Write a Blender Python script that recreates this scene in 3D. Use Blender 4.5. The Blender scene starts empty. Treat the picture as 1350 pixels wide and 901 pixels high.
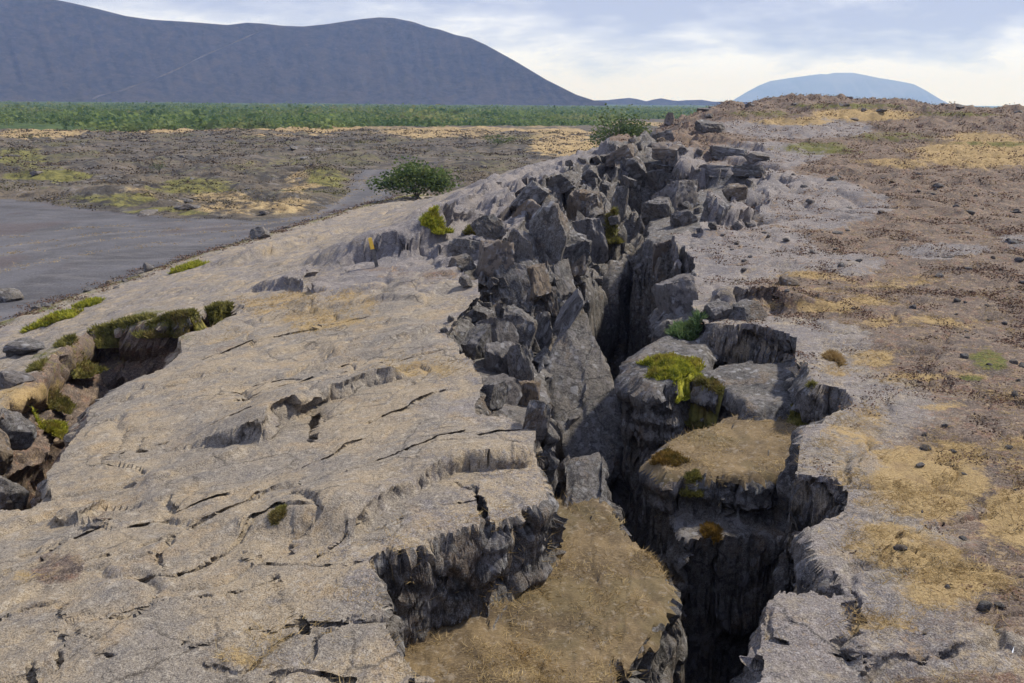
import bpy, math, random
import numpy as np
from mathutils import Vector, Matrix, Euler

random.seed(7)
rng = np.random.default_rng(7)
scene = bpy.context.scene
COL = scene.collection

# ------------------------------------------------------------------ camera
FPX = 1169.0            # focal length in photo pixels (1350 x 901)
CX, CY = 675.0, 450.5
HOR = 134.0             # row of the true horizon at the middle column
ROLL = 0.0085           # the photograph leans a little: the horizon drops to the right
CAMZ = 3.0
PITCH = math.atan((CY - HOR) / FPX)
cam_d = bpy.data.cameras.new('camera')
cam_d.sensor_width = 36.0
cam_d.lens = 36.0 * FPX / 1350.0
cam_d.clip_start = 0.05
cam_d.clip_end = 60000
cam = bpy.data.objects.new('camera', cam_d)
cam.location = (0, 0, CAMZ)
cam.rotation_euler = (Matrix.Rotation(math.pi / 2 - PITCH, 3, 'X') @ Matrix.Rotation(ROLL, 3, 'Z')).to_euler()
COL.objects.link(cam)
scene.camera = cam
SP, CP = math.sin(PITCH), math.cos(PITCH)

# ------------------------------------------------------------------ world, sun, exposure
SUN_EL, SUN_AZ = math.radians(48), math.radians(62)   # azimuth from +Y towards +X
w = bpy.data.worlds.new('World'); scene.world = w; w.use_nodes = True
nt = w.node_tree; nt.nodes.clear()
out = nt.nodes.new('ShaderNodeOutputWorld'); bg = nt.nodes.new('ShaderNodeBackground')
bg.inputs['Strength'].default_value = 0.066
sky = nt.nodes.new('ShaderNodeTexSky'); sky.sky_type = 'NISHITA'; sky.sun_disc = False
sky.sun_elevation = SUN_EL; sky.sun_rotation = SUN_AZ
tc = nt.nodes.new('ShaderNodeTexCoord')
mp = nt.nodes.new('ShaderNodeMapping'); mp.inputs['Scale'].default_value = (1.0, 1.0, 3.6)
mp.inputs['Location'].default_value = (0.55, 0.1, 0.15)
nz = nt.nodes.new('ShaderNodeTexNoise'); nz.inputs['Scale'].default_value = 5.2; nz.inputs['Detail'].default_value = 7
nz.inputs['Roughness'].default_value = 0.6; nz.inputs['Distortion'].default_value = 0.15
nz2 = nt.nodes.new('ShaderNodeTexNoise'); nz2.inputs['Scale'].default_value = 2.3; nz2.inputs['Detail'].default_value = 5
nt.links.new(tc.outputs['Generated'], mp.inputs['Vector'])
nt.links.new(mp.outputs[0], nz.inputs['Vector']); nt.links.new(mp.outputs[0], nz2.inputs['Vector'])
sep = nt.nodes.new('ShaderNodeSeparateXYZ'); nt.links.new(tc.outputs['Generated'], sep.inputs[0])
# cloud tone: bright near the horizon, lavender grey decks higher up
el = nt.nodes.new('ShaderNodeMapRange'); el.inputs[1].default_value = 0.02; el.inputs[2].default_value = 0.11
el.inputs[3].default_value = 0.0; el.inputs[4].default_value = 1.0
nt.links.new(sep.outputs['Z'], el.inputs[0])
addn = nt.nodes.new('ShaderNodeMath'); addn.operation = 'MULTIPLY_ADD'
addn.inputs[1].default_value = 0.36
nt.links.new(el.outputs[0], addn.inputs[0]); nt.links.new(nz.outputs['Fac'], addn.inputs[2])
cr = nt.nodes.new('ShaderNodeValToRGB')
cr.color_ramp.elements[0].position = 0.56; cr.color_ramp.elements[0].color = (14.2, 14.8, 16.4, 1)
cr.color_ramp.elements[1].position = 0.80; cr.color_ramp.elements[1].color = (6.6, 7.4, 10.6, 1)
e = cr.color_ramp.elements.new(0.67); e.color = (9.6, 10.4, 13.2, 1)
nt.links.new(addn.outputs[0], cr.inputs[0])
cov = nt.nodes.new('ShaderNodeMapRange'); cov.inputs[1].default_value = 0.60; cov.inputs[2].default_value = 0.72
cov.inputs[3].default_value = 1.0; cov.inputs[4].default_value = 0.75
nt.links.new(nz2.outputs['Fac'], cov.inputs[0])
mx = nt.nodes.new('ShaderNodeMix'); mx.data_type = 'RGBA'
nt.links.new(cov.outputs[0], mx.inputs['Factor'])
nt.links.new(sky.outputs[0], mx.inputs['A']); nt.links.new(cr.outputs[0], mx.inputs['B'])
nt.links.new(mx.outputs['Result'], bg.inputs['Color']); nt.links.new(bg.outputs[0], out.inputs[0])

sun_d = bpy.data.lights.new('sun', 'SUN'); sun_d.energy = 4.9; sun_d.angle = math.radians(4)
sun_d.color = (1.0, 0.92, 0.79)
sun = bpy.data.objects.new('sun', sun_d); COL.objects.link(sun)
sd = Vector((math.sin(SUN_AZ) * math.cos(SUN_EL), math.cos(SUN_AZ) * math.cos(SUN_EL), math.sin(SUN_EL)))
sun.rotation_euler = (-sd).to_track_quat('-Z', 'Y').to_euler(); sun.location = (40, 20, 60)

scene.view_settings.view_transform = 'Standard'; scene.view_settings.look = 'None'
scene.view_settings.exposure = 0.14; scene.view_settings.gamma = 1.0
scene.view_settings.use_curve_mapping = False
scene.render.engine = 'CYCLES'
scene.cycles.use_denoising = True
scene.cycles.max_bounces = 5; scene.cycles.diffuse_bounces = 3; scene.cycles.glossy_bounces = 2
scene.cycles.volume_bounces = 4; scene.cycles.transparent_max_bounces = 4

# ------------------------------------------------------------------ helpers
def ray(px, py):
    u0 = (np.asarray(px, float) - CX) / FPX; v0 = (CY - np.asarray(py, float)) / FPX
    u = u0 * math.cos(ROLL) - v0 * math.sin(ROLL); v = u0 * math.sin(ROLL) + v0 * math.cos(ROLL)
    return np.stack([u, CP + v * SP, -SP + v * CP], -1)

def at_z(px, py, z):
    d = ray(px, py); t = (z - CAMZ) / d[..., 2]
    return np.array([0, 0, CAMZ]) + d * t[..., None] if np.ndim(t) else np.array([0, 0, CAMZ]) + d * t

def at_d(px, py, dist):
    d = ray(px, py); t = dist / d[1]
    return np.array([0, 0, CAMZ]) + d * t

def project(P):
    x, y, z = P[..., 0], P[..., 1], P[..., 2] - CAMZ
    dep = y * CP - z * SP
    up = y * SP + z * CP
    dep = np.maximum(dep, 1e-3)
    u, v = x / dep, up / dep
    return CX + FPX * (u * math.cos(ROLL) + v * math.sin(ROLL)), CY - FPX * (v * math.cos(ROLL) - u * math.sin(ROLL))

_perm = rng.permutation(256).astype(np.int32); PERM = np.concatenate([_perm, _perm, _perm])
_g = rng.normal(size=(256, 3)); GRAD = (_g / np.linalg.norm(_g, axis=1)[:, None]).astype(np.float32)

def noise3(p):
    p = np.asarray(p, np.float32)
    i = np.floor(p).astype(np.int32); f = p - i; i &= 255
    u = f * f * f * (f * (f * 6 - 15) + 10)
    res = 0
    for dx in (0, 1):
        wx = u[:, 0] if dx else 1 - u[:, 0]
        a = PERM[i[:, 0] + dx]
        for dy in (0, 1):
            wy = u[:, 1] if dy else 1 - u[:, 1]
            b = PERM[a + i[:, 1] + dy]
            for dz in (0, 1):
                wz = u[:, 2] if dz else 1 - u[:, 2]
                g = GRAD[PERM[b + i[:, 2] + dz] & 255]
                dot = g[:, 0] * (f[:, 0] - dx) + g[:, 1] * (f[:, 1] - dy) + g[:, 2] * (f[:, 2] - dz)
                res = res + wx * wy * wz * dot
    return res * 1.5

def fbm(p, o=4, lac=2.03, gain=0.5):
    p = np.asarray(p, np.float32); a = 1.0; s = 0; n = 0
    for k in range(o):
        s = s + a * noise3(p + 17.3 * k); n += a; a *= gain; p = p * lac
    return s / n

def p3(x, y, s, off=0.0, z=None):
    return np.stack([x * s + off, y * s - off, (np.zeros_like(x) if z is None else z * s) + off * 0.5], -1)

def smooth(a, b, x):
    t = np.clip((x - a) / (b - a), 0, 1); return t * t * (3 - 2 * t)

def seg_dist(x, y, pl, closed=False):
    """distance to polyline, arc parameter 0..1, signed side (left of travel > 0)"""
    pl = np.asarray(pl, float)[:, :2]
    if closed: pl = np.vstack([pl, pl[:1]])
    L = np.concatenate([[0], np.cumsum(np.linalg.norm(np.diff(pl, axis=0), axis=1))])
    best = np.full(x.shape, 1e9); par = np.zeros(x.shape); side = np.zeros(x.shape)
    for k in range(len(pl) - 1):
        a, b = pl[k], pl[k + 1]; e = b - a; l2 = max(e @ e, 1e-12)
        t = np.clip(((x - a[0]) * e[0] + (y - a[1]) * e[1]) / l2, 0, 1)
        dx = x - a[0] - t * e[0]; dy = y - a[1] - t * e[1]
        d = np.sqrt(dx * dx + dy * dy); m = d < best
        best = np.where(m, d, best)
        par = np.where(m, (L[k] + t * math.sqrt(l2)) / L[-1], par)
        side = np.where(m, np.sign(e[0] * dy - e[1] * dx), side)
    return best, par, side

def in_poly(x, y, pl):
    pl = np.asarray(pl, float)[:, :2]; ins = np.zeros(x.shape, bool); n = len(pl); j = n - 1
    for i in range(n):
        xi, yi = pl[i]; xj, yj = pl[j]
        if yi != yj:
            c = ((yi > y) != (yj > y)) & (x < (xj - xi) * (y - yi) / (yj - yi) + xi)
            ins ^= c
        j = i
    return ins

def in_box(x, y, pl, pad):
    pl = np.asarray(pl)[:, :2]
    lo = pl.min(0) - pad; hi = pl.max(0) + pad
    return np.nonzero((x > lo[0]) & (x < hi[0]) & (y > lo[1]) & (y < hi[1]))

def tag(o, label=None, cat=None, group=None, kind=None):
    if label: o['label'] = label
    if cat: o['category'] = cat
    if group: o['group'] = group
    if kind: o['kind'] = kind
    return o

def mesh_np(name, V, F, mat=None, smooth_shade=True, sharp=None):
    """V (n,3), F (m,3) or (m,4) -> mesh"""
    V = np.ascontiguousarray(V, np.float32); F = np.ascontiguousarray(F, np.int32)
    me = bpy.data.meshes.new(name); k = F.shape[1]
    me.vertices.add(len(V)); me.vertices.foreach_set('co', V.ravel())
    me.loops.add(F.size); me.loops.foreach_set('vertex_index', F.ravel())
    me.polygons.add(len(F)); me.polygons.foreach_set('loop_start', np.arange(0, F.size, k, dtype=np.int32))
    me.update(calc_edges=True)
    me.polygons.foreach_set('use_smooth', np.full(len(F), smooth_shade, bool))
    if sharp: me.set_sharp_from_angle(angle=math.radians(sharp))
    if mat: me.materials.append(mat)
    return me

def obj(name, me, parent=None, loc=None):
    o = bpy.data.objects.new(name, me); COL.objects.link(o)
    if parent: o.parent = parent
    if loc is not None: o.location = loc
    return o

def empty(name, loc):
    o = bpy.data.objects.new(name, None); COL.objects.link(o); o.location = loc
    o.empty_display_size = 0.1
    return o

def set_attr(me, name, arr):
    a = me.attributes.new(name, 'FLOAT_COLOR', 'POINT')
    a.data.foreach_set('color', np.ascontiguousarray(arr, np.float32).ravel())

# ------------------------------------------------------------------ materials
class NT:
    def __init__(s, name, rough=0.9):
        s.m = bpy.data.materials.new(name); s.m.use_nodes = True; s.t = s.m.node_tree; s.t.nodes.clear()
        s.out = s.n('ShaderNodeOutputMaterial'); s.b = s.n('ShaderNodeBsdfPrincipled')
        s.b.inputs['Roughness'].default_value = rough; s.b.inputs['Specular IOR Level'].default_value = 0.25
        s.l(s.b.outputs[0], s.out.inputs[0]); s.tc = s.n('ShaderNodeTexCoord')
    def n(s, k): return s.t.nodes.new(k)
    def l(s, a, b): s.t.links.new(a, b)
    def put(s, sock, v):
        if isinstance(v, (int, float)): sock.default_value = v
        elif isinstance(v, tuple): sock.default_value = v if len(v) == 4 else (*v, 1)
        else: s.l(v, sock)
    def vec(s, scale=(1, 1, 1), src=None, rnd=False):
        v = src or s.tc.outputs['Object']
        if rnd:
            oi = s.n('ShaderNodeObjectInfo'); a = s.n('ShaderNodeVectorMath'); a.operation = 'ADD'
            mu = s.math('MULTIPLY', oi.outputs['Random'], 57.0)
            s.l(v, a.inputs[0]); s.l(mu, a.inputs[1]); v = a.outputs[0]
        m = s.n('ShaderNodeMapping'); m.inputs['Scale'].default_value = scale; s.l(v, m.inputs[0]); return m.outputs[0]
    def noise(s, v, scale, detail=4, rough=0.55, dist=0.0):
        k = s.n('ShaderNodeTexNoise'); k.inputs['Scale'].default_value = scale; k.inputs['Detail'].default_value = detail
        k.inputs['Roughness'].default_value = rough; k.inputs['Distortion'].default_value = dist
        s.l(v, k.inputs['Vector']); return k.outputs['Fac']
    def voro(s, v, scale, feat='F1', out='Distance', rand=1.0):
        k = s.n('ShaderNodeTexVoronoi'); k.feature = feat; k.inputs['Scale'].default_value = scale
        k.inputs['Randomness'].default_value = rand
        s.l(v, k.inputs['Vector']); return k.outputs[out]
    def ramp(s, f, a, b, lo=0.0, hi=1.0):
        k = s.n('ShaderNodeMapRange'); k.interpolation_type = 'SMOOTHSTEP'
        s.put(k.inputs[0], f); k.inputs[1].default_value = a; k.inputs[2].default_value = b
        k.inputs[3].default_value = lo; k.inputs[4].default_value = hi; return k.outputs[0]
    def math(s, op, a, b=0.0, c=0.0):
        k = s.n('ShaderNodeMath'); k.operation = op; s.put(k.inputs[0], a); s.put(k.inputs[1], b); s.put(k.inputs[2], c); return k.outputs[0]
    def mix(s, f, a, b, mode='MIX'):
        k = s.n('ShaderNodeMix'); k.data_type = 'RGBA'; k.blend_type = mode
        s.put(k.inputs['Factor'], f); s.put(k.inputs['A'], a); s.put(k.inputs['B'], b); return k.outputs['Result']
    def vec_warp(s, v, scale, amt):
        k = s.n('ShaderNodeTexNoise'); k.inputs['Scale'].default_value = scale; k.inputs['Detail'].default_value = 4; s.l(v, k.inputs['Vector'])
        a = s.n('ShaderNodeVectorMath'); a.operation = 'MULTIPLY_ADD'; s.l(k.outputs['Color'], a.inputs[0]); a.inputs[1].default_value = (amt,) * 3; s.l(v, a.inputs[2])
        return a.outputs[0]
    def attr(s, name):
        k = s.n('ShaderNodeAttribute'); k.attribute_name = name
        c = s.n('ShaderNodeSeparateColor'); s.l(k.outputs['Color'], c.inputs[0])
        return c.outputs[0], c.outputs[1], c.outputs[2], k.outputs['Alpha']
    def bump(s, h, dist, strength=1.0, prev=None):
        k = s.n('ShaderNodeBump'); k.inputs['Distance'].default_value = dist; k.inputs['Strength'].default_value = strength
        s.put(k.inputs['Height'], h)
        if prev is not None: s.l(prev, k.inputs['Normal'])
        return k.outputs[0]
    def fin(s, col, nrm=None):
        s.put(s.b.inputs['Base Color'], col)
        if nrm is not None: s.l(nrm, s.b.inputs['Normal'])
        return s.m

def rock_colour(T, v, A, B, C, light, dark, lich=0.5, warm=None):
    """crusty lava: two broad tones, darker crust patches, pale lichen, dark pits"""
    c = T.mix(T.ramp(T.noise(v, 0.85, 6, 0.65, 0.5), 0.42, 0.58), A, B)
    c = T.mix(T.math('MULTIPLY', T.ramp(T.noise(v, 4.0, 5, 0.65, 0.5), 0.50, 0.68), 0.75), c, C)
    if warm: c = T.mix(T.math('MULTIPLY', T.ramp(T.noise(v, 2.3, 5, 0.65, .4), 0.52, 0.66), 0.5), c, warm)
    ve = T.voro(T.vec_warp(v, 1.6, .35), 1.7, 'DISTANCE_TO_EDGE')
    vm = T.math('MULTIPLY', T.ramp(ve, 0.028, 0.004), T.ramp(T.noise(v, .9, 3, .5), .46, .58))
    c = T.mix(T.math('MULTIPLY', vm, 0.8), c, dark)
    c = T.mix(T.math('MULTIPLY', T.ramp(T.noise(v, 10.5, 4, 0.7, .5), 0.56, 0.64), 0.45), c, light)
    g = T.noise(v, 26, 5, 0.75)
    c = T.mix(T.math('MULTIPLY', T.ramp(g, 0.53, 0.63), lich * .6), c, light)
    c = T.mix(T.math('MULTIPLY', T.ramp(g, 0.45, 0.37), 0.5), c, dark)
    h = T.noise(v, 95, 3, 0.7)
    c = T.mix(T.math('MULTIPLY', T.ramp(h, 0.53, 0.63), lich), c, light)
    c = T.mix(T.math('MULTIPLY', T.ramp(h, 0.46, 0.37), 0.75), c, dark)
    return c, g, h

def make_terrain(name):
    T = NT(name, 0.92)
    v = T.vec(); st, mo, so, ro = T.attr('mask')       # straw, moss, soil, tone (0 tan .. 1 lilac grey)
    c1, g, h = rock_colour(T, v, (.300, .243, .168), (.212, .188, .160), (.145, .136, .132), (.46, .42, .355), (.068, .058, .049), 0.5, (.345, .250, .140))
    c2, _, _ = rock_colour(T, v, (.150, .140, .146), (.205, .182, .174), (.090, .086, .094), (.40, .38, .375), (.045, .041, .043), 0.6)
    en = T.noise(v, 1.6, 6, 0.65)
    e2 = T.noise(v, 9.0, 5, 0.7)
    ed = T.math('ADD', T.math('MULTIPLY', en, 0.8), T.math('MULTIPLY', e2, 0.7))      # mean .75
    e3 = T.noise(v, 34, 4, 0.7)
    ed = T.math('ADD', ed, T.math('MULTIPLY', e3, 0.5))      # mean 1.0
    def m(x, soft=0.10): return T.ramp(T.math('ADD', x, T.math('MULTIPLY', T.math('SUBTRACT', ed, 1.0), 1.5)), 0.5 - soft, 0.5 + soft)
    c = T.mix(m(ro, 0.2), c1, c2)
    # soil with heather litter and pebbles
    s1 = T.mix(T.ramp(T.noise(v, 2.1, 6, 0.7), 0.40, 0.62), (.088, .068, .060), (.160, .118, .092))
    s1 = T.mix(T.math('MULTIPLY', T.ramp(T.noise(v, 5.5, 5, 0.7), 0.52, 0.62), 0.75), s1, (.200, .112, .078))
    s1 = T.mix(T.math('MULTIPLY', T.ramp(e2, 0.53, 0.63), 0.6), s1, (.360, .270, .165))
    s1 = T.mix(T.math('MULTIPLY', T.ramp(h, 0.52, 0.66), 0.6), s1, (.33, .28, .24))
    s1 = T.mix(T.math('MULTIPLY', T.ramp(h, 0.47, 0.36), 0.7), s1, (.038, .030, .026))
    s1 = T.mix(T.math('MULTIPLY', T.ramp(e3, 0.47, 0.36), 0.75), s1, (.050, .040, .034))
    s1 = T.mix(T.math('MULTIPLY', T.ramp(e3, 0.54, 0.64), 0.5), s1, (.36, .30, .24))
    c = T.mix(m(so, 0.12), c, s1)
    sv = T.vec((1.0, 3.4, 1.0))
    fib = T.noise(sv, 42, 4, 0.75, 1.2)
    sc = T.mix(T.ramp(fib, 0.36, 0.64), (.190, .125, .055), (.480, .360, .175))
    sc = T.mix(T.math('MULTIPLY', T.ramp(T.noise(v, 3.4, 4, 0.6), 0.5, 0.68), 0.7), sc, (.215, .150, .080))
    c = T.mix(T.math('MULTIPLY', m(st, 0.18), 0.92), c, sc)
    mc = T.mix(T.ramp(T.noise(v, 30, 4, 0.7), 0.38, 0.62), (.040, .052, .014), (.155, .160, .035))
    mc = T.mix(T.math('MULTIPLY', T.ramp(e2, 0.5, 0.66), 0.7), mc, (.17, .115, .05))
    c = T.mix(m(mo, 0.15), c, mc)
    n = T.bump(T.noise(v, 11, 5, 0.7), 0.030, 0.8)
    n = T.bump(g, 0.016, 0.9, n)
    n = T.bump(h, 0.009, 0.9, n)
    return T.fin(c, n)

def make_wall(name, rnd=False, bright=1.0):
    T = NT(name, 0.9)
    v = T.vec((.5, .5, .5) if rnd else (1, 1, 1), rnd=rnd)
    k = lambda *c: tuple(x * bright for x in c)
    A, B, C = k(.125, .116, .112), k(.180, .160, .142), k(.080, .078, .082)
    c, g, h = rock_colour(T, v, A, B, C, k(.34, .35, .345), k(.030, .028, .027), 0.45, k(.215, .145, .085))
    if rnd:
        oi = T.n('ShaderNodeObjectInfo')
        c = T.mix(T.ramp(oi.outputs['Random'], 0.72, 1.0, 0, 0.75), c, k(.27, .195, .12))
        c = T.mix(T.ramp(T.math('FRACT', T.math('MULTIPLY', oi.outputs['Random'], 7.3)), 0.5, 1.0, 0, 0.45), c, k(.19, .182, .19))
    lv = T.voro(v, 9.0, 'SMOOTH_F1')
    ln = T.noise(v, 3.1, 4, 0.6)
    lm = T.math('MULTIPLY', T.ramp(T.math('ADD', lv, T.math('MULTIPLY', T.noise(v, 22, 3, 0.7), 0.25)), 0.44, 0.34), T.ramp(ln, 0.47, 0.56))
    c = T.mix(T.math('MULTIPLY', lm, 0.7), c, k(.36, .36, .37))
    pm = T.ramp(T.noise(v, 5.0, 5, 0.7, .6), 0.53, 0.62)
    c = T.mix(T.math('MULTIPLY', pm, 0.55), c, k(.27, .26, .27))
    c = T.mix(T.math('MULTIPLY', T.ramp(T.noise(v, 8.5, 4, 0.7), .46, .38), .7), c, k(.045, .042, .045))
    n = T.bump(T.noise(v, 7, 6, 0.7, 0.4), 0.10, 0.6)
    n = T.bump(g, 0.025, 0.85, n)
    n = T.bump(h, 0.008, 0.8, n)
    return T.fin(c, n)

def make_plain(name):
    T = NT(name, 0.95); v = T.vec(); st, mo, so, ro = T.attr('mask')
    n1 = T.noise(v, 0.28, 7, 0.68, 0.4); n2 = T.noise(v, 1.1, 6, 0.7); n3 = T.noise(v, 0.09, 5, 0.6)
    c = T.mix(T.ramp(n1, 0.38, 0.62), (.050, .047, .044), (.128, .106, .080))
    c = T.mix(T.math('MULTIPLY', T.ramp(n2, 0.52, 0.64), 0.7), c, (.190, .178, .175))
    c = T.mix(T.math('MULTIPLY', T.ramp(n2, 0.47, 0.36), 0.75), c, (.030, .026, .026))
    gm = T.math('ADD', T.math('SUBTRACT', n3, 0.5), T.math('SUBTRACT', n2, 0.5))
    c = T.mix(T.math('MULTIPLY', T.ramp(gm, 0.04, 0.20), 0.65), c, (.115, .110, .042))
    def m(x, s=0.15): return T.ramp(T.math('ADD', x, T.math('MULTIPLY', T.math('ADD', gm, T.math('SUBTRACT', n1, 0.5)), 0.9)), 0.5 - s, 0.5 + s)
    sc = T.mix(T.ramp(n2, 0.36, 0.64), (.22, .155, .075), (.38, .29, .155))
    c = T.mix(m(st), c, sc)
    mc = T.mix(T.ramp(n2, 0.38, 0.62), (.060, .062, .024), (.175, .165, .055))
    c = T.mix(m(mo), c, mc)
    gc = T.mix(T.ramp(n1, 0.38, 0.62), (.026, .052, .018), (.070, .105, .028))
    c = T.mix(m(ro), c, gc)
    n = T.bump(n2, 0.35, 0.7); n = T.bump(T.noise(v, 6, 4, 0.7), 0.06, 0.7, n)
    return T.fin(c, n)

def make_road(name):
    T = NT(name, 0.95); v = T.vec()
    c = T.mix(T.ramp(T.noise(v, 0.35, 5, 0.6, 0.5), 0.35, 0.65), (.062, .062, .069), (.100, .100, .112))
    tr = T.noise(T.vec((0.35, 1.4, 1)), 0.9, 4, 0.6, 0.8)
    c = T.mix(T.math('MULTIPLY', T.ramp(tr, 0.52, 0.66), 0.5), c, (.145, .138, .142))
    c = T.mix(T.math('MULTIPLY', T.ramp(T.noise(v, 0.16, 4, 0.6), 0.52, 0.64), 0.5), c, (.085, .062, .060))
    st, _, _, _ = T.attr('mask'); c = T.mix(T.math('MULTIPLY', st, T.ramp(T.noise(v, 1.2, 4, .7), .3, .6)), c, (.140, .136, .142))
    g = T.noise(v, 16, 4, 0.8)
    c = T.mix(T.math('MULTIPLY', T.ramp(g, 0.53, 0.64), 0.5), c, (.19, .185, .19))
    c = T.mix(T.math('MULTIPLY', T.ramp(g, 0.46, 0.34), 0.5), c, (.045, .042, .045))
    n = T.bump(g, 0.03, 0.6); n = T.bump(T.noise(v, 3, 4, 0.6), 0.05, 0.5, n)
    return T.fin(c, n)

def make_leaf(name, A, B, C, scale=9.0, trans=0.25, tone=0.6):
    T = NT(name, 0.75); v = T.vec(rnd=True)
    c = T.mix(T.ramp(T.noise(v, scale, 3, 0.7), 0.36, 0.64), A, B)
    c = T.mix(T.math('MULTIPLY', T.ramp(T.noise(v, scale * 0.3, 3, 0.6), 0.5, 0.7), tone), c, C)
    tr = T.n('ShaderNodeBsdfTranslucent'); T.l(c, tr.inputs[0])
    ms = T.n('ShaderNodeMixShader'); ms.inputs[0].default_value = trans
    T.fin(c); T.l(T.b.outputs[0], ms.inputs[1]); T.l(tr.outputs[0], ms.inputs[2]); T.l(ms.outputs[0], T.out.inputs[0])
    return T.m

def make_plainmat(name, A, B, scale, rough=0.7, bumpd=0.0):
    T = NT(name, rough); v = T.vec()
    f = T.noise(v, scale, 5, 0.65)
    c = T.mix(T.ramp(f, 0.35, 0.65), A, B)
    return T.fin(c, T.bump(f, bumpd, 0.6) if bumpd else None)

M = {}
M['terrain'] = make_terrain('lava_crust')
M['wall'] = make_wall('fissure_basalt', False, .86)
M['rock'] = make_wall('loose_basalt', True, 0.80)
M['plain'] = make_plain('lava_field_ground')
M['road'] = make_road('cinder_gravel')
def make_earth(name):
    T = NT(name, .95); v = T.vec()
    fib = T.noise(T.vec((1.0, 2.6, 1.0)), 30, 5, .7, 1.0); big = T.noise(v, 2.0, 5, .6, .3)
    c = T.mix(T.ramp(big, .38, .62), (.095, .070, .043), (.185, .136, .076))
    c = T.mix(T.math('MULTIPLY', T.ramp(fib, .50, .66), .55), c, (.300, .232, .135))
    c = T.mix(T.math('MULTIPLY', T.ramp(fib, .46, .34), .5), c, (.070, .052, .034))
    c = T.mix(T.math('MULTIPLY', T.ramp(T.noise(v, 1.1, 5, .65, .5), .50, .62), .6), c, (.120, .098, .052))
    c = T.mix(T.math('MULTIPLY', T.ramp(T.noise(v, 14, 4, .7), .55, .64), .5), c, (.28, .24, .19))
    n = T.bump(big, .05, .7); n = T.bump(fib, .012, .8, n)
    return T.fin(c, n)
M['earth'] = make_earth('trampled_earth')
M['moss'] = make_leaf('moss_green', (.170, .200, .026), (.430, .420, .050), (.230, .150, .050), 9, 0.3)
M['moss_dark'] = make_leaf('moss_dull', (.095, .095, .028), (.255, .235, .065), (.200, .130, .060), 7, 0.3)
M['moss_rust'] = make_leaf('moss_rust', (.110, .070, .018), (.260, .160, .035), (.090, .085, .020), 12, 0.2)
M['leaf'] = make_leaf('shrub_leaf', (.050, .085, .028), (.130, .180, .055), (.160, .160, .060), 3.0, 0.4)
M['leaf_far'] = make_leaf('birch_scrub_leaf', (.070, .125, .050), (.190, .250, .085), (.290, .270, .115), 0.06, 0.5)
M['herb'] = make_leaf('herb_leaf', (.070, .130, .050), (.170, .240, .100), (.14, .17, .05), 20, 0.3)
M['straw'] = make_leaf('dry_grass', (.250, .175, .075), (.500, .385, .200), (.330, .210, .080), 4, 0.25)
M['heather'] = make_leaf('heather_twig', (.070, .050, .040), (.200, .118, .084), (.160, .135, .075), 5, 0.15)
M['heath'] = make_leaf('heath_twig', (.045, .036, .032), (.160, .120, .080), (.130, .135, .045), .35, 0.15, .8)
M['bark'] = make_plainmat('bark', (.06, .05, .04), (.13, .11, .09), 30, 0.9, 0.01)

# ------------------------------------------------------------------ base surface of the ridge: heights at points seen in the photograph
CTRL = [(0,901,-.05),(200,901,0),(400,901,.02),(550,880,.02),(0,760,-.2),(200,760,-.08),(400,760,0),(500,740,.03),
 (60,650,-.4),(250,650,-.2),(450,640,0),(700,590,.05),(150,540,-.5),(300,540,-.3),(450,540,-.1),(620,540,.05),
 (230,460,-.6),(350,440,-.5),(480,440,-.2),(600,440,.0),(330,395,-.75),(430,390,-.5),(540,385,-.1),(640,370,.05),
 (0,560,-.95),(-100,600,-.7),(130,440,-1.1),(0,480,-1.5),(200,410,-1.2),(300,360,-1.4),(-150,520,-1.7),
 (0,430,-2.7),(60,405,-2.6),(150,375,-2.6),(230,350,-2.6),(330,318,-2.6),(400,298,-2.6),(480,274,-2.6),(-100,460,-2.8),
 (510,266,-2.5),(440,302,-2.1),(500,287,-1.6),(540,272,-2.0),(460,288,-2.35),(370,314,-2.2),(300,337,-2.1),(590,252,-1.5),
 (430,330,-1.2),(480,350,-.4),(560,300,-.15),(640,252,0),(560,266,-1.3),(600,246,-1.0),(700,217,.3),(760,202,.5),(840,182,.9),(868,166,1.35),
 (700,300,.1),(760,240,.3),
 (900,901,0),(1000,880,.0),(1200,880,.0),(1350,880,.02),(1500,880,0),(1150,740,0),(1350,700,.0),(1080,600,0),(1350,560,.02),(1500,600,.02),
 (1120,500,.0),(1000,430,0),(1200,440,.03),(1350,420,.05),(1500,400,.05),(930,340,.05),(1000,340,.1),(1200,350,.1),(1350,340,.15),
 (1000,280,.25),(1100,260,.35),(1300,260,.4),(1480,260,.4),(950,220,.5),(1100,215,.7),(1300,215,.8),(900,185,.85),(1050,178,1.2),(1300,182,1.3),
 (0,1300,-.02),(675,1300,0),(1350,1300,0)]
CTRLD = [(895,150,64),(930,146,70),(1000,150,62),(1180,155,60),(1340,160,58),(1000,140,75),(1050,133,82),(1120,137,82),(1180,141,80),(1260,147,78),(1350,150,72),(1500,152,70),(1600,152,70)]
cp = [at_z(a, b, c) for a, b, c in CTRL] + [at_d(a, b, c) for a, b, c in CTRLD]
cp += [np.array(q, float) for q in ((-2.5, 46, -1.9), (0, 54, -2.4), (3, 50, -1.0), (5.5, 58, -1.5), (9, 62, -.5), (11, 72, -.3), (-4, 38, -1.5), (13, 82, -.3))]
cp += [np.array([18, 110, 1.2]), np.array([40, 110, 1.0]), np.array([70, 100, .6]), np.array([8, 90, .2])]
cp = np.array(cp)
def lp(x, y):
    r = np.sqrt(x * x + y * y); return np.arctan2(x, y) * 1.6, np.log(np.maximum(r, .3))
ca, cb = lp(cp[:, 0], cp[:, 1])
def kern(d2): return np.sqrt(d2 + 0.03)
Km = kern((ca[:, None] - ca) ** 2 + (cb[:, None] - cb) ** 2)
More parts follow.
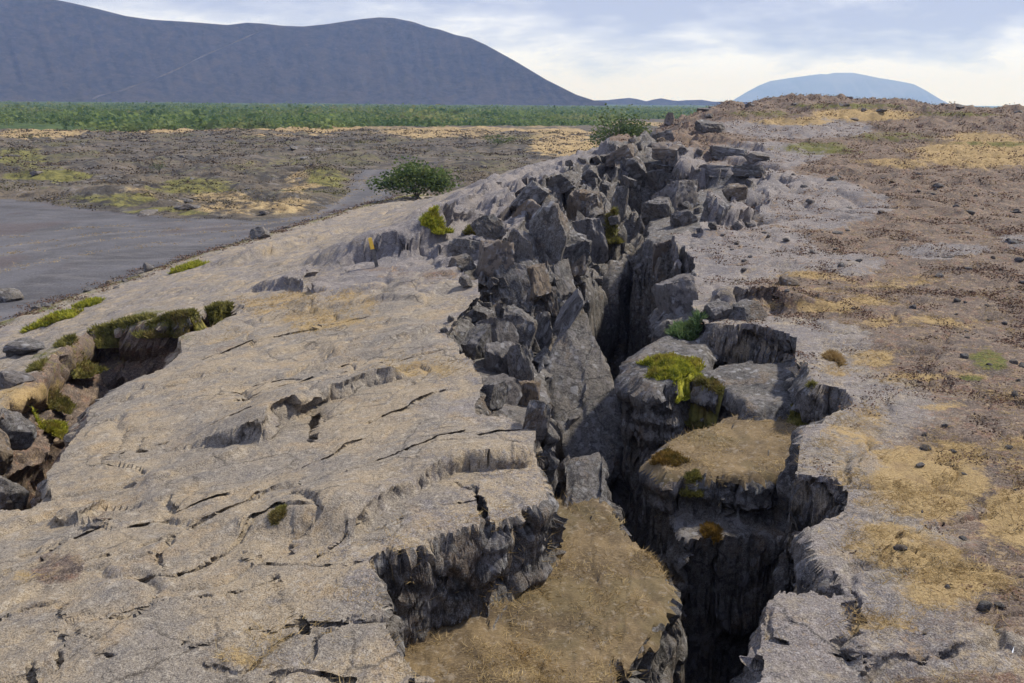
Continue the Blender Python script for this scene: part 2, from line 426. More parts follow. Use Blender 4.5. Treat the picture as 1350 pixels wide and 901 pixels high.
n_ = len(cp); Aug = np.zeros((n_ + 3, n_ + 3)); Aug[:n_, :n_] = Km + np.eye(n_) * -0.01
Aug[:n_, n_] = 1; Aug[:n_, n_ + 1] = ca; Aug[:n_, n_ + 2] = cb; Aug[n_:, :n_] = Aug[:n_, n_:].T
Wt = np.linalg.solve(Aug, np.concatenate([cp[:, 2], [0, 0, 0]]))
def base(x, y):
    a, b = lp(x, y); s = Wt[n_] + Wt[n_ + 1] * a + Wt[n_ + 2] * b
    for k in range(n_): s = s + Wt[k] * kern((a - ca[k]) ** 2 + (b - cb[k]) ** 2)
    return s

PLAIN = -3.0
bnd_px = [(-260,505),(-60,440),(0,422),(60,400),(150,370),(230,345),(330,314),(400,294),(480,270),(522,259)]
BND = [at_z(a, b, PLAIN)[:2] for a, b in bnd_px] + [(-1.5, 60), (5, 66), (10, 76), (14, 95), (18, 118), (30, 135), (60, 140), (140, 130), (300, 120)]
BND = np.array([(-60, -4)] + BND)

def ridge_z(x, y):
    d, t, s = seg_dist(x, y, BND)
    sgn = np.where(s < 0, d, -d)                    # ridge lies right of the travel direction
    wgt = smooth(-0.6, 1.6, sgn) * (1 - smooth(90, 150, np.sqrt(x * x + y * y)))
    return PLAIN + (base(x, y) - PLAIN) * wgt, sgn

def on_base(pts):
    """photo pixels -> first hit on the uncut ridge surface"""
    P = np.array(pts, float); D = ray(P[:, 0], P[:, 1]); outp = []
    ts = np.geomspace(1.5, 200, 900)
    for d in D:
        q = np.array([0, 0, CAMZ]) + ts[:, None] * d
        below = q[:, 2] < base(q[:, 0], q[:, 1])
        k = int(np.argmax(below)) if below.any() else len(ts) - 1
        lo, hi = ts[max(k - 1, 0)], ts[k]
        for _ in range(12):
            mid = (lo + hi) / 2; c = np.array([0, 0, CAMZ]) + mid * d
            if c[2] < base(c[:1], c[1:2])[0]: hi = mid
            else: lo = mid
        c = np.array([0, 0, CAMZ]) + hi * d; outp.append(c)
    return np.array(outp)

# ------------------------------------------------------------------ fissure rims, ledges, steps and cracks (photo pixels on the surface)
RIM_L = [(590,1080),(570,950),(556,901),(545,870),(520,825),(508,795),(505,765),(490,745),(540,727),(600,708),(630,700),(624,668),(616,648),(634,656),(642,690),(690,677),(722,668),
 (733,650),(728,632),(718,590),(716,560),(680,547),(626,545),(628,505),(612,470),(590,440),(600,428),(625,400),(643,385),(640,368),(610,360),
 (640,345),(660,325),(690,290),(715,262),(745,236),(790,215),(830,197),(850,183),(866,172)]
RIM_R = [(980,1080),(985,950),(990,901),(1000,850),(1008,795),(1030,772),(1075,775),(1112,792),(1112,775),(1085,740),(1075,715),(1060,700),(1100,668),(1105,650),
 (1090,632),(1052,622),(1055,590),(1062,562),(1085,550),(1122,530),(1118,515),(1060,505),(1052,480),(1052,447),(1000,435),(930,425),(915,405),
 (920,375),(905,342),(892,322),(890,303),(925,293),(955,287),(970,270),(1000,256),(1015,243),(985,232),(930,230),(895,228),(878,212),(868,195),(866,172)]
RL = on_base(RIM_L)[:, :2]; RR = on_base(RIM_R)[:, :2]
FPOLY = np.vstack([RL, RR[::-1]])

# side crevice on the left
SC_NEAR = on_base([(-160,720),(-60,690),(0,672),(40,668),(62,655),(56,628),(80,596),(104,562),(112,540),(160,512),(215,482),(232,466),(228,450),(270,432),(322,408)])[:, :2]
SC_FAR = on_base([(-160,640),(-60,570),(0,545),(30,505),(70,470),(120,436),(190,424),(250,417),(300,402),(322,408)])[:, :2]
SCPOLY = np.vstack([SC_NEAR, SC_FAR[::-1]])

TERR = {   # terraces inside the fissure: (px, py, z) or (px, py, 'd', distance)
 'ledge_a': [(470,640,-.50),(735,652,-.48),(800,655,-.50),(850,722,-.55),(876,752,-.57),(884,768,-.58),(872,800,-.6),(862,842,-.62),(824,888,-.64),(820,930,-.65),(815,1090,-.68),(440,1090,-.68)],
 'ledge_a1': [(872,748,-.88),(902,795,-.92),(895,850,-1.0),(872,910,-1.1),(860,1090,-1.2),(700,1090,-1.2),(760,760,-.9)],
 'step_a2': [(748,657,-.44),(738,600,-.24),(798,597,-.26),(806,657,-.46)],
 'slab_c': [(752,385,'d',13.2),(772,398,'d',13.2),(800,470,'d',12.5),(840,600,'d',11.3),(800,640,'d',10.6),(742,612,'d',10.8),(712,560,'d',11.6),(712,470,'d',12.3)],
 'pit_b': [(600,440,-.35),(660,420,-.45),(700,440,-.6),(722,520,-.6),(722,560,-.5),(610,560,-.35)],
 'block_g': [(838,494,-.34),(843,464,-.30),(878,442,-.26),(905,412,-.22),(945,420,-.2),(940,470,-.24),(906,503,-.33),(868,510,-.36)],
 'ledge_e': [(850,606,-.62),(880,582,-.58),(950,552,-.50),(1000,540,-.44),(1130,520,-.40),(1130,640,-.5),(1042,628,-.58),(960,632,-.62),(880,630,-.64)],
 'ledge_f': [(905,500,-.36),(925,485,-.34),(1060,470,-.26),(1070,510,-.3),(1045,540,-.36),(985,540,-.4),(965,515,-.36)],
 'bench_k': [(896,712,-1.06),(1010,704,-1.06),(1120,690,-1.02),(1130,600,-.95),(930,580,-.95),(862,640,-1.05)],
 'block_i': [(862,432,-.34),(866,392,-.22),(890,368,-.14),(935,350,-.08),(945,410,-.16),(908,430,-.28)],
 'bench_r': [(842,330,-.75),(850,290,-.45),(880,262,-.15),(960,236,.1),(1025,236,.2),(1000,300,.05),(900,330,-.3)],
}
def terr_pts(l):
    o = []
    for q in l:
        o.append(at_d(q[0], q[1], q[3]) if q[2] == 'd' else at_z(q[0], q[1], q[2]))
    return np.array(o)

STEPS = [  # polyline, height, fade length behind the edge, raised side (+1 = far side when running left to right)
 ([(338,594),(356,588),(364,566),(400,548),(418,532),(455,520),(500,505),(548,494)], .22, 1.2, 1),
 ([(340,472),(430,452),(520,427),(600,402)], .06, 1.2, 1), ([(300,432),(390,414),(480,388),(560,378)], .10, 1.5, 1),
 ([(462,722),(488,690),(520,666),(560,645),(610,626),(660,622),(705,616),(722,600)], .15, 1.6, 1),
 ([(430,356),(492,338),(540,333),(575,322),(600,311),(622,301),(655,284)], .46, 4.5, 1),
 ([(318,386),(365,382),(400,387),(414,374),(418,364)], .20, 1.2, 1),
 ([(60,684),(85,688),(104,691),(140,668),(150,655)], .09, .5, 1),
 ([(186,644),(235,630),(300,612),(335,600)], .06, .5, 1),
 ([(420,472),(470,462),(540,446),(590,430)], .07, 1.2, 1),
 ([(380,420),(430,408),(500,398),(560,396)], .10, 1.6, 1),
 ([(300,352),(380,330),(440,312),(470,300)], .18, 3.0, 1),
 ([(330,345),(400,322),(450,305)], .14, 2.0, 1),
 ([(520,302),(560,287),(620,264),(680,242)], .18, 2.0, 1),
 ([(600,290),(650,262),(700,236),(740,218)], .28, 3.0, 1),
 ([(1115,880),(1140,850),(1200,832),(1280,834),(1360,852)], .07, .8, -1),
 ([(926,398),(960,403),(1012,400),(1026,412)], .22, 1.6, 1),
 ([(868,194),(905,190),(960,194),(1010,204)], .42, 5, 1),
 ([(880,216),(930,213),(990,222),(1030,228)], .34, 2.5, 1),
 ([(960,262),(1000,254),(1030,240),(1080,236),(1140,246),(1175,275)], .16, 4, -1),
 ([(1120,300),(1170,292),(1230,285),(1290,290)], .10, 2, 1),
 ([(1180,255),(1230,245),(1300,248),(1340,252)], .16, 3, 1),
 ([(1100,200),(1150,192),(1210,190),(1260,196)], .22, 4, 1),
 ([(1010,320),(1060,312),(1110,318)], .08, 1, 1),
 ([(1000,352),(1080,345),(1130,352)], .07, 1, 1),
]
CRACKS = [  # polyline, width m, depth m
 ([(110,622),(200,588),(290,566),(345,552)], .02, .05), ([(230,560),(330,522),(420,492),(480,470)], .02, .05), ([(150,702),(250,672),(340,642),(420,604),(490,574)], .02, .05),
 ([(440,642),(540,602),(620,577),(705,562)], .02, .04), ([(50,842),(160,802),(290,792),(360,777)], .018, .04), ([(190,862),(330,832),(450,822),(505,802)], .018, .04),
 ([(20,730),(90,712),(150,690)], .02, .04), ([(250,480),(340,450),(420,432),(500,416)], .03, .06),
 ([(93,744),(147,734)], .02, .03), ([(174,730),(214,717),(254,704),(301,680),(337,653),(371,640)], .035, .04),
 ([(144,770),(187,764),(230,762),(267,747),(301,729),(317,720),(334,697),(367,683),(418,693)], .045, .05),
 ([(317,730),(347,749),(401,750),(450,754),(490,748)], .022, .05), ([(408,747),(434,730),(455,712)], .03, .04),
 ([(358,768),(377,790),(388,814),(400,838)], .04, .15), ([(80,800),(107,820),(134,847),(147,872)], .045, .05),
 ([(0,820),(40,804),(80,797)], .03, .04), ([(207,733),(220,757)], .02, .04), ([(33,874),(40,894),(52,930)], .025, .05),
 ([(170,565),(160,583),(147,600),(140,612)], .045, .2), ([(297,523),(333,507),(373,498),(400,497)], .03, .06),
 ([(213,540),(267,527),(300,520)], .03, .05), ([(640,660),(560,680),(500,700)], .015, .02),
 ([(414,540),(418,562),(416,580)], .05, .25), ([(600,640),(616,648),(622,652)], .02, .03),
 ([(255,870),(310,885),(345,862),(395,838)], .05, .03), ([(350,890),(400,880),(470,892)], .03, .05),
 ([(480,560),(540,535),(600,510)], .06, .05), ([(440,500),(520,478),(590,462)], .05, .05),
 ([(1120,795),(1128,835),(1108,872)], .09, .12), ([(1020,800),(1012,840),(1060,850)], .03, .04),
 ([(1040,820),(1080,822),(1110,815)], .02, .03), ([(1040,246),(1090,258),(1150,274)], .12, .10),
 ([(1020,262),(1060,272),(1120,285)], .10, .08), ([(1000,285),(1070,288),(1130,292)], .10, .08),
 ([(250,400),(330,370),(420,345),(490,330)], .10, .10), ([(420,300),(500,285),(560,262)], .14, .12),
 ([(560,290),(620,270),(690,232)], .12, .14), ([(620,300),(680,262),(730,230)], .12, .16),
 ([(1180,880),(1210,890),(1260,870)], .02, .03), ([(700,580),(640,590),(560,600)], .012, .02),
]

# ------------------------------------------------------------------ terrain sheet on a fan-shaped grid
dth = math.radians(33); NTH = 570
th = np.concatenate([np.linspace(-math.radians(85), -dth, 26)[:-1], np.linspace(-dth, dth, NTH), np.linspace(dth, math.radians(85), 26)[1:]])
rr = np.concatenate([np.geomspace(1.2, 2.6, 24)[:-1], np.geomspace(2.6, 80, 640)[:-1], np.geomspace(80, 2600, 120)[:-1], np.geomspace(2600, 14000, 14)])
TH, R = np.meshgrid(th, rr)
X = (np.sin(TH) * R); Y = (np.cos(TH) * R)
shape = X.shape
X = X.ravel(); Y = Y.ravel(); Rf = R.ravel()

road_px = [(-330,262),(0,262),(60,267),(130,278),(250,287),(340,290),(400,285),(438,272),(462,250),(470,235),(478,223),(500,214),(560,209),(640,206),(740,202),
           (740,205),(640,212),(570,216),(534,223),(522,240),(514,262),(480,275),(400,299),(330,319),(230,350),(150,376),(60,407),(0,428),(-60,446),(-330,560)]
ROAD = np.array([at_z(a, b, PLAIN)[:2] for a, b in road_px])

def cells2(x, y, off=False):
    """2-D cells: F1, F2, two random values of the cell (and the offset from its centre)"""
    i0 = np.floor(x).astype(np.int32); j0 = np.floor(y).astype(np.int32)
    f1 = np.full(x.shape, 9.0); f2 = f1.copy(); ra = np.zeros(x.shape); rb = np.zeros(x.shape); ox = np.zeros(x.shape); oy = np.zeros(x.shape)
    for a in (-1, 0, 1):
        for b in (-1, 0, 1):
            h = PERM[PERM[(i0 + a) & 255] + ((j0 + b) & 255)]
            dx = x - (i0 + a + PERM[h] / 255.); dy = y - (j0 + b + PERM[h + 57] / 255.); d = np.hypot(dx, dy); m = d < f1
            f2 = np.where(m, f1, np.minimum(f2, d)); ra = np.where(m, PERM[h + 131] / 255., ra); rb = np.where(m, PERM[h + 200] / 255., rb)
            if off: ox = np.where(m, dx, ox); oy = np.where(m, dy, oy)
            f1 = np.where(m, d, f1)
    return (f1, f2, ra, rb, ox, oy) if off else (f1, f2, ra, rb)

def broken(x, y, size):
    """fractured bedrock: tilted facets at two sizes, open joints between them"""
    wq = fbm(p3(x, y, .7 / size, 1.9), 3)
    u, v = (x - .5 * y) / size + wq * .5, (y + .5 * x) * .72 / size - wq * .4
    f1, f2, ra, rb, ox, oy = cells2(u, v, True)
    z = (ra - .5) * .80 + ox * (rb - .5) * .95 + oy * ((ra * 7.1) % 1 - .5) * .95 - .30 * np.exp(-((f2 - f1) / .05) ** 2)
    f1, f2, ra, rb, ox, oy = cells2(u * 2.7 + 9, v * 2.7, True)
    z += (ra - .5) * .22 + ox * (rb - .5) * .42 + oy * ((ra * 7.1) % 1 - .5) * .42 - .10 * np.exp(-((f2 - f1) / .07) ** 2)
    return z * size

def warp(x, y, r, k=1.0):
    s = np.clip(r / 8, .6, 5)
    _, _, ra, rb = cells2(x * 2.6 / s ** .8, y * 2.6 / s ** .8)
    _, _, rc, rd_ = cells2(x * 7.5 / s ** .8 + 9, y * 7.5 / s ** .8)
    ax = (ra - .5) * .14 * s ** .7 + (rc - .5) * .03 * s ** .7; ay = (rb - .5) * .14 * s ** .7 + (rd_ - .5) * .03 * s ** .7
    ax += fbm(p3(x, y, 1.7, 3.1), 3) * .05 * s ** .7; ay += fbm(p3(x, y, 1.7, 9.7), 3) * .05 * s ** .7
    return x + ax * k + noise3(p3(x, y, 14, 1.1)) * .004, y + ay * k + noise3(p3(x, y, 14, 5.5)) * .004

near = Rf < 160
Z = np.full(X.shape, PLAIN); SGN = np.full(X.shape, -99.0)
Z[near], SGN[near] = ridge_z(X[near], Y[near])

WX, WY = X.copy(), Y.copy()
nn = Rf < 90
WX[nn], WY[nn] = warp(X[nn], Y[nn], Rf[nn])

SX, SY = X.copy(), Y.copy()
sc_ = np.clip(Rf[nn] / 8, .6, 4) ** .7
SX[nn] += (fbm(p3(X[nn], Y[nn], 2.2, 3.1), 4) * .10 + noise3(p3(X[nn], Y[nn], 15, 1.1)) * .010) * sc_; SY[nn] += (fbm(p3(X[nn], Y[nn], 2.2, 9.7), 4) * .10 + noise3(p3(X[nn], Y[nn], 15, 5.5)) * .010) * sc_
# steps and cracks of the lava crust
for pl, h, L, sd_ in STEPS:
    P = on_base(pl)[:, :2]
    i = in_box(X, Y, P, L + .5)[0]
    d, t, s = seg_dist(SX[i] * .6 + WX[i] * .4, SY[i] * .6 + WY[i] * .4, P)
    tap = smooth(0, .12, t) * (1 - smooth(.88, 1, t))
    wr = np.clip(.008 * Rf[i], .035, .25)
    up = np.where(s * sd_ > 0, smooth(0, 1, d / wr) * (1 - smooth(0.1 * L, L, d)), 0)
    brk = .75 + .35 * smooth(-.25, .25, noise3(p3(X[i], Y[i], 1.6 / (1 + .05 * Rf[i].mean()), 4.7)))
    Z[i] += h * tap * up * brk
CRK = np.zeros(X.shape, bool); CRKP = [(on_base(pl)[:, :2], wd, dp) for pl, wd, dp in CRACKS]
for P, wd, dp in CRKP:                                   # only marked here; cut after the mesh has been refined along them
    i = in_box(X, Y, P, wd * 3 + .2)[0]
    d, t, s = seg_dist(SX[i], SY[i], P)
    CRK[i[(d < wd * 1.2 + .006 * Rf[i]) & (Rf[i] < 17)]] = True
    far_ = i[(d < wd * 1.2) & (Rf[i] >= 17)]; Z[far_] -= dp * (1 - smooth(.3, 1.2, d[(d < wd * 1.2) & (Rf[i] >= 17)] / wd))

# surface relief of the crust
i = np.nonzero(near & (SGN > -1))[0]
x, y, r = X[i], Y[i], Rf[i]
lef = smooth(-0.5, 1.5, (-(x) + 0.10 * y + 1.2))          # left of the fissure: smooth flow crust
relief = fbm(p3(x, y, .45, 4.4), 3) * .11 + fbm(p3(x, y, 1.5, 1.4), 3) * .035
ca_, cb_ = (x - y) * .7071, (x + y) * .7071
wig = fbm(p3(x, y, 1.1, 3.3), 3)
rope = np.abs(noise3(p3(ca_ * 4.6 + wig * 1.6, cb_ * 1.3, 1.0, 7.7)))
rope2 = np.abs(noise3(p3(ca_ * 11 + wig * 3, cb_ * 3.4, 1.0, 2.7)))
ropm = smooth(-.25, .25, fbm(p3(x, y, .8, 8.8), 3))
relief += ((.35 - rope) * .040 + (.35 - rope2) * .014) * (.35 + .65 * ropm)
pf1, pf2, pra, prb = cells2(ca_ * 1.25 + wig * .6, cb_ * .62 + wig * .3)
relief += (pra - .5) * .04 * smooth(.02, .22, pf2 - pf1) - .05 * np.exp(-((pf2 - pf1) / (.042 * np.maximum(1, r / 4.5))) ** 2) * smooth(.3, .6, prb)
relief += fbm(p3(x, y, 1.1, 7.4), 4) * .11 * smooth(10, 17, r) * (1 - .5 * smooth(24, 34, r) * lef)
relief += fbm(p3(x, y, 5, 2.4), 4) * .014 + np.abs(noise3(p3(x, y, 17, 6.4))) * -.010
far = smooth(14, 40, r)
rug = fbm(p3(x, y, .55, 6.1), 5); rug2 = 1 - np.abs(fbm(p3(x, y, .9, 2.6), 4)) * 3
cres = smooth(45, 70, r)
relief += far * ((rug * .35 + rug2 * .10) * (1 - .85 * lef) + fbm(p3(x, y, 2.3, 4.9), 4) * .08) + cres * (fbm(p3(x, y, .22, 1.6), 4) * .7 + np.maximum(fbm(p3(x, y, .8, 3.6), 4), 0) * .8)
lo = smooth(0.2, 2.5, SGN[i])
Z[i] += relief * lo

i = np.nonzero((SGN > 0) & (Rf > 14) & (Rf < 75) & (X < 22) & (X > -14))[0]
dL_, _, _ = seg_dist(X[i], Y[i], RL[24:]); dR_, _, _ = seg_dist(X[i], Y[i], RR[30:])
mg = np.maximum(1 - smooth(.3, 2.6, dL_ / (.5 + .025 * Rf[i])), .8 * (1 - smooth(.2, 1.6, dR_ / (.5 + .025 * Rf[i])))) * smooth(14, 19, Rf[i])
Z[i] += broken(X[i], Y[i], 1.2 + .015 * Rf[i]) * .55 * mg + .12 * mg

# side crevice
i = in_box(X, Y, SCPOLY, .5)[0]
i = i[in_poly(WX[i], WY[i], SCPOLY)]
dn, _, _ = seg_dist(WX[i], WY[i], SC_NEAR); df, _, _ = seg_dist(WX[i], WY[i], SC_FAR)
t = df / (df + dn + 1e-6)
dep = .75 * smooth(0, .10, t) + .35 * smooth(.1, .35, t) + 1.7 * smooth(.30, .52, t)
dep += fbm(p3(X[i], Y[i], 1.6, 6.6), 4) * .25 * smooth(0, .2, t) * (1 - smooth(.8, 1, t))
dep *= smooth(0, .4, dn + df)
Z[i] -= np.maximum(dep, 0) * smooth(0, 1, np.minimum(dn, df) / (.004 * Rf[i] + .01))
SCI = np.zeros(X.shape, bool); SCI[i] = True

# the fissure itself
i = in_box(X, Y, FPOLY, .5)[0]
i = i[in_poly(WX[i], WY[i], FPOLY)]
x, y = WX[i], WY[i]
dl, tl, _ = seg_dist(x, y, RL); dr, tr_, _ = seg_dist(x, y, RR)
t = dl / (dl + dr + 1e-6); r = Rf[i]
wr = np.minimum(.006 * r + .02, .3)
deep = -3.0 - 3.6 * smooth(7.0, 10.0, r) * (1 - smooth(24, 34, r)) + .3 * fbm(p3(x, y, .8, 1.2), 3)
Zb = Z[i]
upper = smooth(12.5, 16.0, r)
slope = Zb - .15 - 1.7 * smooth(.0, .62, t) + broken(X[i], Y[i], 1.15 + .018 * r) * smooth(0, .12, t)
slot = smooth(.50, .58, t) * (1 - smooth(34, 46, r))
prof = (slope * (1 - slot) + deep * slot) * upper + deep * (1 - upper)
prof = np.minimum(prof, Zb)
zz = np.maximum(prof, -7.0)
TID = np.full(X.shape, 0, int)
tid = np.zeros(len(i), int)
for kk, (nm, pl) in enumerate(TERR.items()):
    P = terr_pts(pl)
    A_ = np.c_[P[:, :2], np.ones(len(P))]; co = np.linalg.lstsq(A_, P[:, 2], rcond=None)[0]
    d, _, _ = seg_dist(x, y, P, True); ins = in_poly(x, y, P)
    so = np.where(ins, -d, d)
    amp = .08 if nm.startswith('ledge') else .09
    pz = co[0] * x + co[1] * y + co[2] + fbm(p3(x, y, 1.9, 3.9 + kk), 4) * amp + fbm(p3(x, y, 8, 3.9), 3) * .015
    pz = pz - .05 * (1 - smooth(0, .10, -so)) * (so < 0)
    pz = pz - 7.5 * np.clip(so / wr, 0, 1) - (so > wr) * 10
    m_ = pz > zz
    zz = np.where(m_, pz, zz); tid = np.where(m_, kk + 1, tid)
dm = np.minimum(dl, dr)
k_ = smooth(0, 1, dm / (wr * .9))
Z[i] = Zb * (1 - k_) + np.minimum(zz, Zb) * k_
FIN = np.zeros(X.shape, bool); FIN[i] = True
TID[i] = np.where(k_ > .5, tid, 0)

# plain: lava field hummocks, nothing on the road
i = np.nonzero((SGN < 1) & (Rf < 2600))[0]
x, y, r = X[i], Y[i], Rf[i]
ROADIN = np.zeros(X.shape, bool)
wx = x + fbm(p3(x, y, .35, 1.9), 4) * 1.2; wy = y + fbm(p3(x, y, .35, 5.9), 4) * 1.2
inr = in_poly(wx, wy, ROAD); dro, _, _ = seg_dist(wx, wy, ROAD, True)
ROADIN[i] = inr
offr = np.where(inr, 0, smooth(0, 2.5, dro))
hum = fbm(p3(x, y, .13, 3.6), 4) * 1.0 + (.45 - np.abs(fbm(p3(x, y, .33, 7.1), 4)) * 1.6) * .55 + fbm(p3(x, y, 1.3, 1.1), 3) * .22 + .1
hum = hum * (1 - smooth(170, 320, r)) + smooth(100, 300, r) * fbm(p3(x, y, .012, 2.2), 3) * 1.5
edge = smooth(1, -1.5, SGN[i])
Z[i] += hum * offr * edge + np.where(inr, fbm(p3(x, y, .25, 6.2), 3) * .06 - .04, 0) * edge

GZ = Z.reshape(shape)
lnr = np.log(rr)
def height(x, y):
    x = np.atleast_1d(np.asarray(x, float)); y = np.atleast_1d(np.asarray(y, float))
    a = np.interp(np.arctan2(x, y), th, np.arange(len(th))); b = np.interp(np.log(np.sqrt(x * x + y * y)), lnr, np.arange(len(rr)))
    i0 = np.clip(a.astype(int), 0, len(th) - 2); j0 = np.clip(b.astype(int), 0, len(rr) - 2); fa = a - i0; fb = b - j0
    return (GZ[j0, i0] * (1 - fa) + GZ[j0, i0 + 1] * fa) * (1 - fb) + (GZ[j0 + 1, i0] * (1 - fa) + GZ[j0 + 1, i0 + 1] * fa) * fb

def hit(px, py):
    """photo pixel -> first point of the finished ground"""
    d = ray(px, py); ts = np.geomspace(2, 3000, 9000)
    q = np.array([0, 0, CAMZ]) + ts[:, None] * d
    b = q[:, 2] < height(q[:, 0], q[:, 1]); k = int(np.argmax(b)) if b.any() else -1
    return q[k]

# ---- masks painted on the vertices: straw, moss, soil, tone
PX, PY = project(np.stack([X, Y, np.where(Rf < 160, Z, PLAIN)], -1))
qa, qb = TH.ravel() * 1.0, np.log(Rf)
PX = PX + fbm(p3(qa * 9, qb * 9, 1.0, 4.2), 5) * 46
PY = PY + fbm(p3(qa * 9, qb * 9, 1.0, 8.2), 5) * np.clip((PY - 128) * .10, 4, 30)
mask = np.zeros((len(X), 4), np.float32)
def blob(ch, px, py, a, b, v=1.0, rot=0.0, soft=.5):
    c, s = math.cos(math.radians(rot)), math.sin(math.radians(rot))
    u = ((PX - px) * c + (PY - py) * s) / a; v_ = (-(PX - px) * s + (PY - py) * c) / b
    q = np.sqrt(u * u + v_ * v_)
    mask[:, ch] = np.maximum(mask[:, ch], v * (1 - smooth(1 - soft, 1 + soft, q)))
onridge = SGN > 0
right = onridge & ~FIN & (X > -50) & (np.where(Rf < 70, X > (-.2 + .11 * Y), X > 8))
# right plateau: soil away from the rim, bare crust along it
i = np.nonzero(right)[0]
dR, _, _ = seg_dist(X[i], Y[i], RR[:-2])
mask[i, 2] = np.maximum(mask[i, 2], smooth(.2, .95, dR / (1 + .05 * Rf[i])) * .58 + .24)
mask[i, 3] = .55 + .25 * smooth(8, 25, Rf[i])
for a in [(1075,270,105,36),(1000,335,95,34),(1075,450,70,30),(1240,860,130,34),(1050,170,110,14),(1120,345,50,16),(1240,330,60,10),(1010,205,80,20),(1340,320,25,12)]:
    c = 1 - np.clip(np.hypot((PX - a[0]) / a[2], (PY - a[1]) / a[3]), 0, 1.3) / 1.3
    mask[:, 2] = np.where(right, np.maximum(mask[:, 2] * (1 - smooth(.15, .45, c)), np.minimum(mask[:, 2], .37)), mask[:, 2])
i = np.nonzero(onridge & ~right & ~FIN)[0]
dRL = seg_dist(X[i], Y[i], RL)[0]
mask[i, 3] = .20 + .22 * smooth(11, 22, Rf[i]) + .22 * smooth(.9, 0, dRL) + .45 * (1 - smooth(1.5, 6, dRL)) * smooth(12, 19, Rf[i])
for a in [(1225,632,80,48,.9),(1345,682,56,50,.85),(1195,725,80,34,.75),(1250,765,85,28,.8),(1130,590,40,60,.5),(1290,202,90,20,.95),(1130,152,70,9,.9),(1040,160,50,6,.8),(1100,398,80,10,.7),
          (1210,425,100,9,.6),(1200,500,34,8,.7),(1260,492,40,6,.5),(1250,535,40,7,.6),(1330,520,40,10,.5),(1150,600,50,20,.45),(1180,660,60,30,.5),(1150,470,30,8,.6),(1190,215,60,10,.6),
          (1290,182,60,8,.7),(1100,480,26,10,.5),(1350,600,50,30,.5),(1160,820,60,16,.4),(1080,365,60,8,.6),(1180,375,60,8,.5)]:
    blob(0, *a[:4], v=a[4])
for a in [(1300,480,26,10,.7),(1270,496,18,6,.6),(1080,195,50,8,.6),(1300,190,80,4,.6),(1180,180,60,8,.5),(1000,150,60,6,.5),(1120,140,90,5,.6),(1250,150,80,4,.6)]:
    blob(1, *a[:4], v=a[4])
# ledges: trampled straw and dust
for nm, pxy in (('ledge_a', [(690,820,230,130,1.0),(770,700,60,60,.9)]), ('ledge_e', [(960,590,110,50,1.0)])):
    for a in pxy: blob(0, *a[:4], v=a[4] * .40)
mask[np.isin(TID, [1 + list(TERR).index('ledge_a'), 1 + list(TERR).index('ledge_e')]), 2] = .75
# left side: dusty hollows, moss by the crevice
for a in [(430,420,70,18,.5),(360,395,60,14,.5),(560,480,60,12,.5),(300,440,40,10,.4),(470,400,50,12,.45),(330,870,30,14,.45),(360,840,20,14,.4),(20,757,30,8,.5),(40,520,60,20,.7)]:
    blob(0, *a[:4], v=a[4])
for a in [(70,750,45,20,.7,-25),(110,690,50,10,.4,-30),(150,800,30,8,.4,0),(560,360,80,8,.5,0),(290,470,30,8,.4,-20)]:
    blob(2, *a[:4], v=a[4], rot=a[5])
mask[SCI, 2] = .8
for a in [(110,470,80,30,.45),(200,428,60,14,.5),(60,510,40,22,.4),(270,420,40,10,.4)]: blob(1, *a[:4], v=a[4])
mask[SCI, 1] = np.minimum(mask[SCI, 1], .36)
left_edge = onridge & ~right & (SGN < 3.0)
mask[left_edge, 1] = np.maximum(mask[left_edge, 1], .62 * (1 - smooth(.8, 3, SGN[left_edge])))
# plain
pl_ = ~onridge; keep = mask[onridge].copy()
for a in [(60,176,70,6,.9),(210,174,60,5,.7),(400,173,90,6,.9),(560,176,60,6,.7),(740,174,60,4,.9),(750,195,55,10,.9),(740,182,60,4,.7),(400,240,30,14,.6),(370,268,60,10,.6),(300,262,60,12,.55),(330,275,90,8,.5),(180,255,40,8,.4),(640,180,50,4,.5)]:
    blob(0, *a[:4], v=a[4])
for a in [(60,232,60,10,.8),(15,205,40,10,.7),(260,245,60,14,.7),(430,235,30,14,.7),(150,262,60,8,.6),(350,215,60,8,.4),(40,215,40,8,.6),(200,280,90,6,.6),(690,182,30,5,.5)]:
    blob(1, *a[:4], v=a[4])
mask[pl_, 3] = 0
mask[onridge] = keep
fr_ = smooth(-.3, .45, fbm(p3(X[pl_], Y[pl_], .006, 8.1), 4))
mask[pl_, 3] = .75 * smooth(150, 190, Rf[pl_] - 210 * fr_)
mask[pl_, 0] = np.maximum(mask[pl_, 0], .60 * smooth(140, 175, Rf[pl_]) * smooth(-.25, .3, fbm(p3(X[pl_], Y[pl_], .02, 3.1), 4)) * (1 - smooth(0, 30, Rf[pl_] - 165 - 210 * fr_)))

TRK = np.array([at_z(a, b, PLAIN)[:2] for a, b in [(505,222),(494,236),(484,252),(462,272),(420,288),(340,298),(240,304),(120,312),(0,330),(-150,360)]])
i = np.nonzero(ROADIN)[0]; dt_, _, _ = seg_dist(X[i] + fbm(p3(X[i], Y[i], .12, 2.1), 3) * .8, Y[i], TRK)
mask[i] = 0; mask[i, 0] = .8 * np.exp(-((np.abs(dt_) - .85) / .35) ** 2) + .45 * np.exp(-((np.abs(dt_) - 3.4) / .4) ** 2)

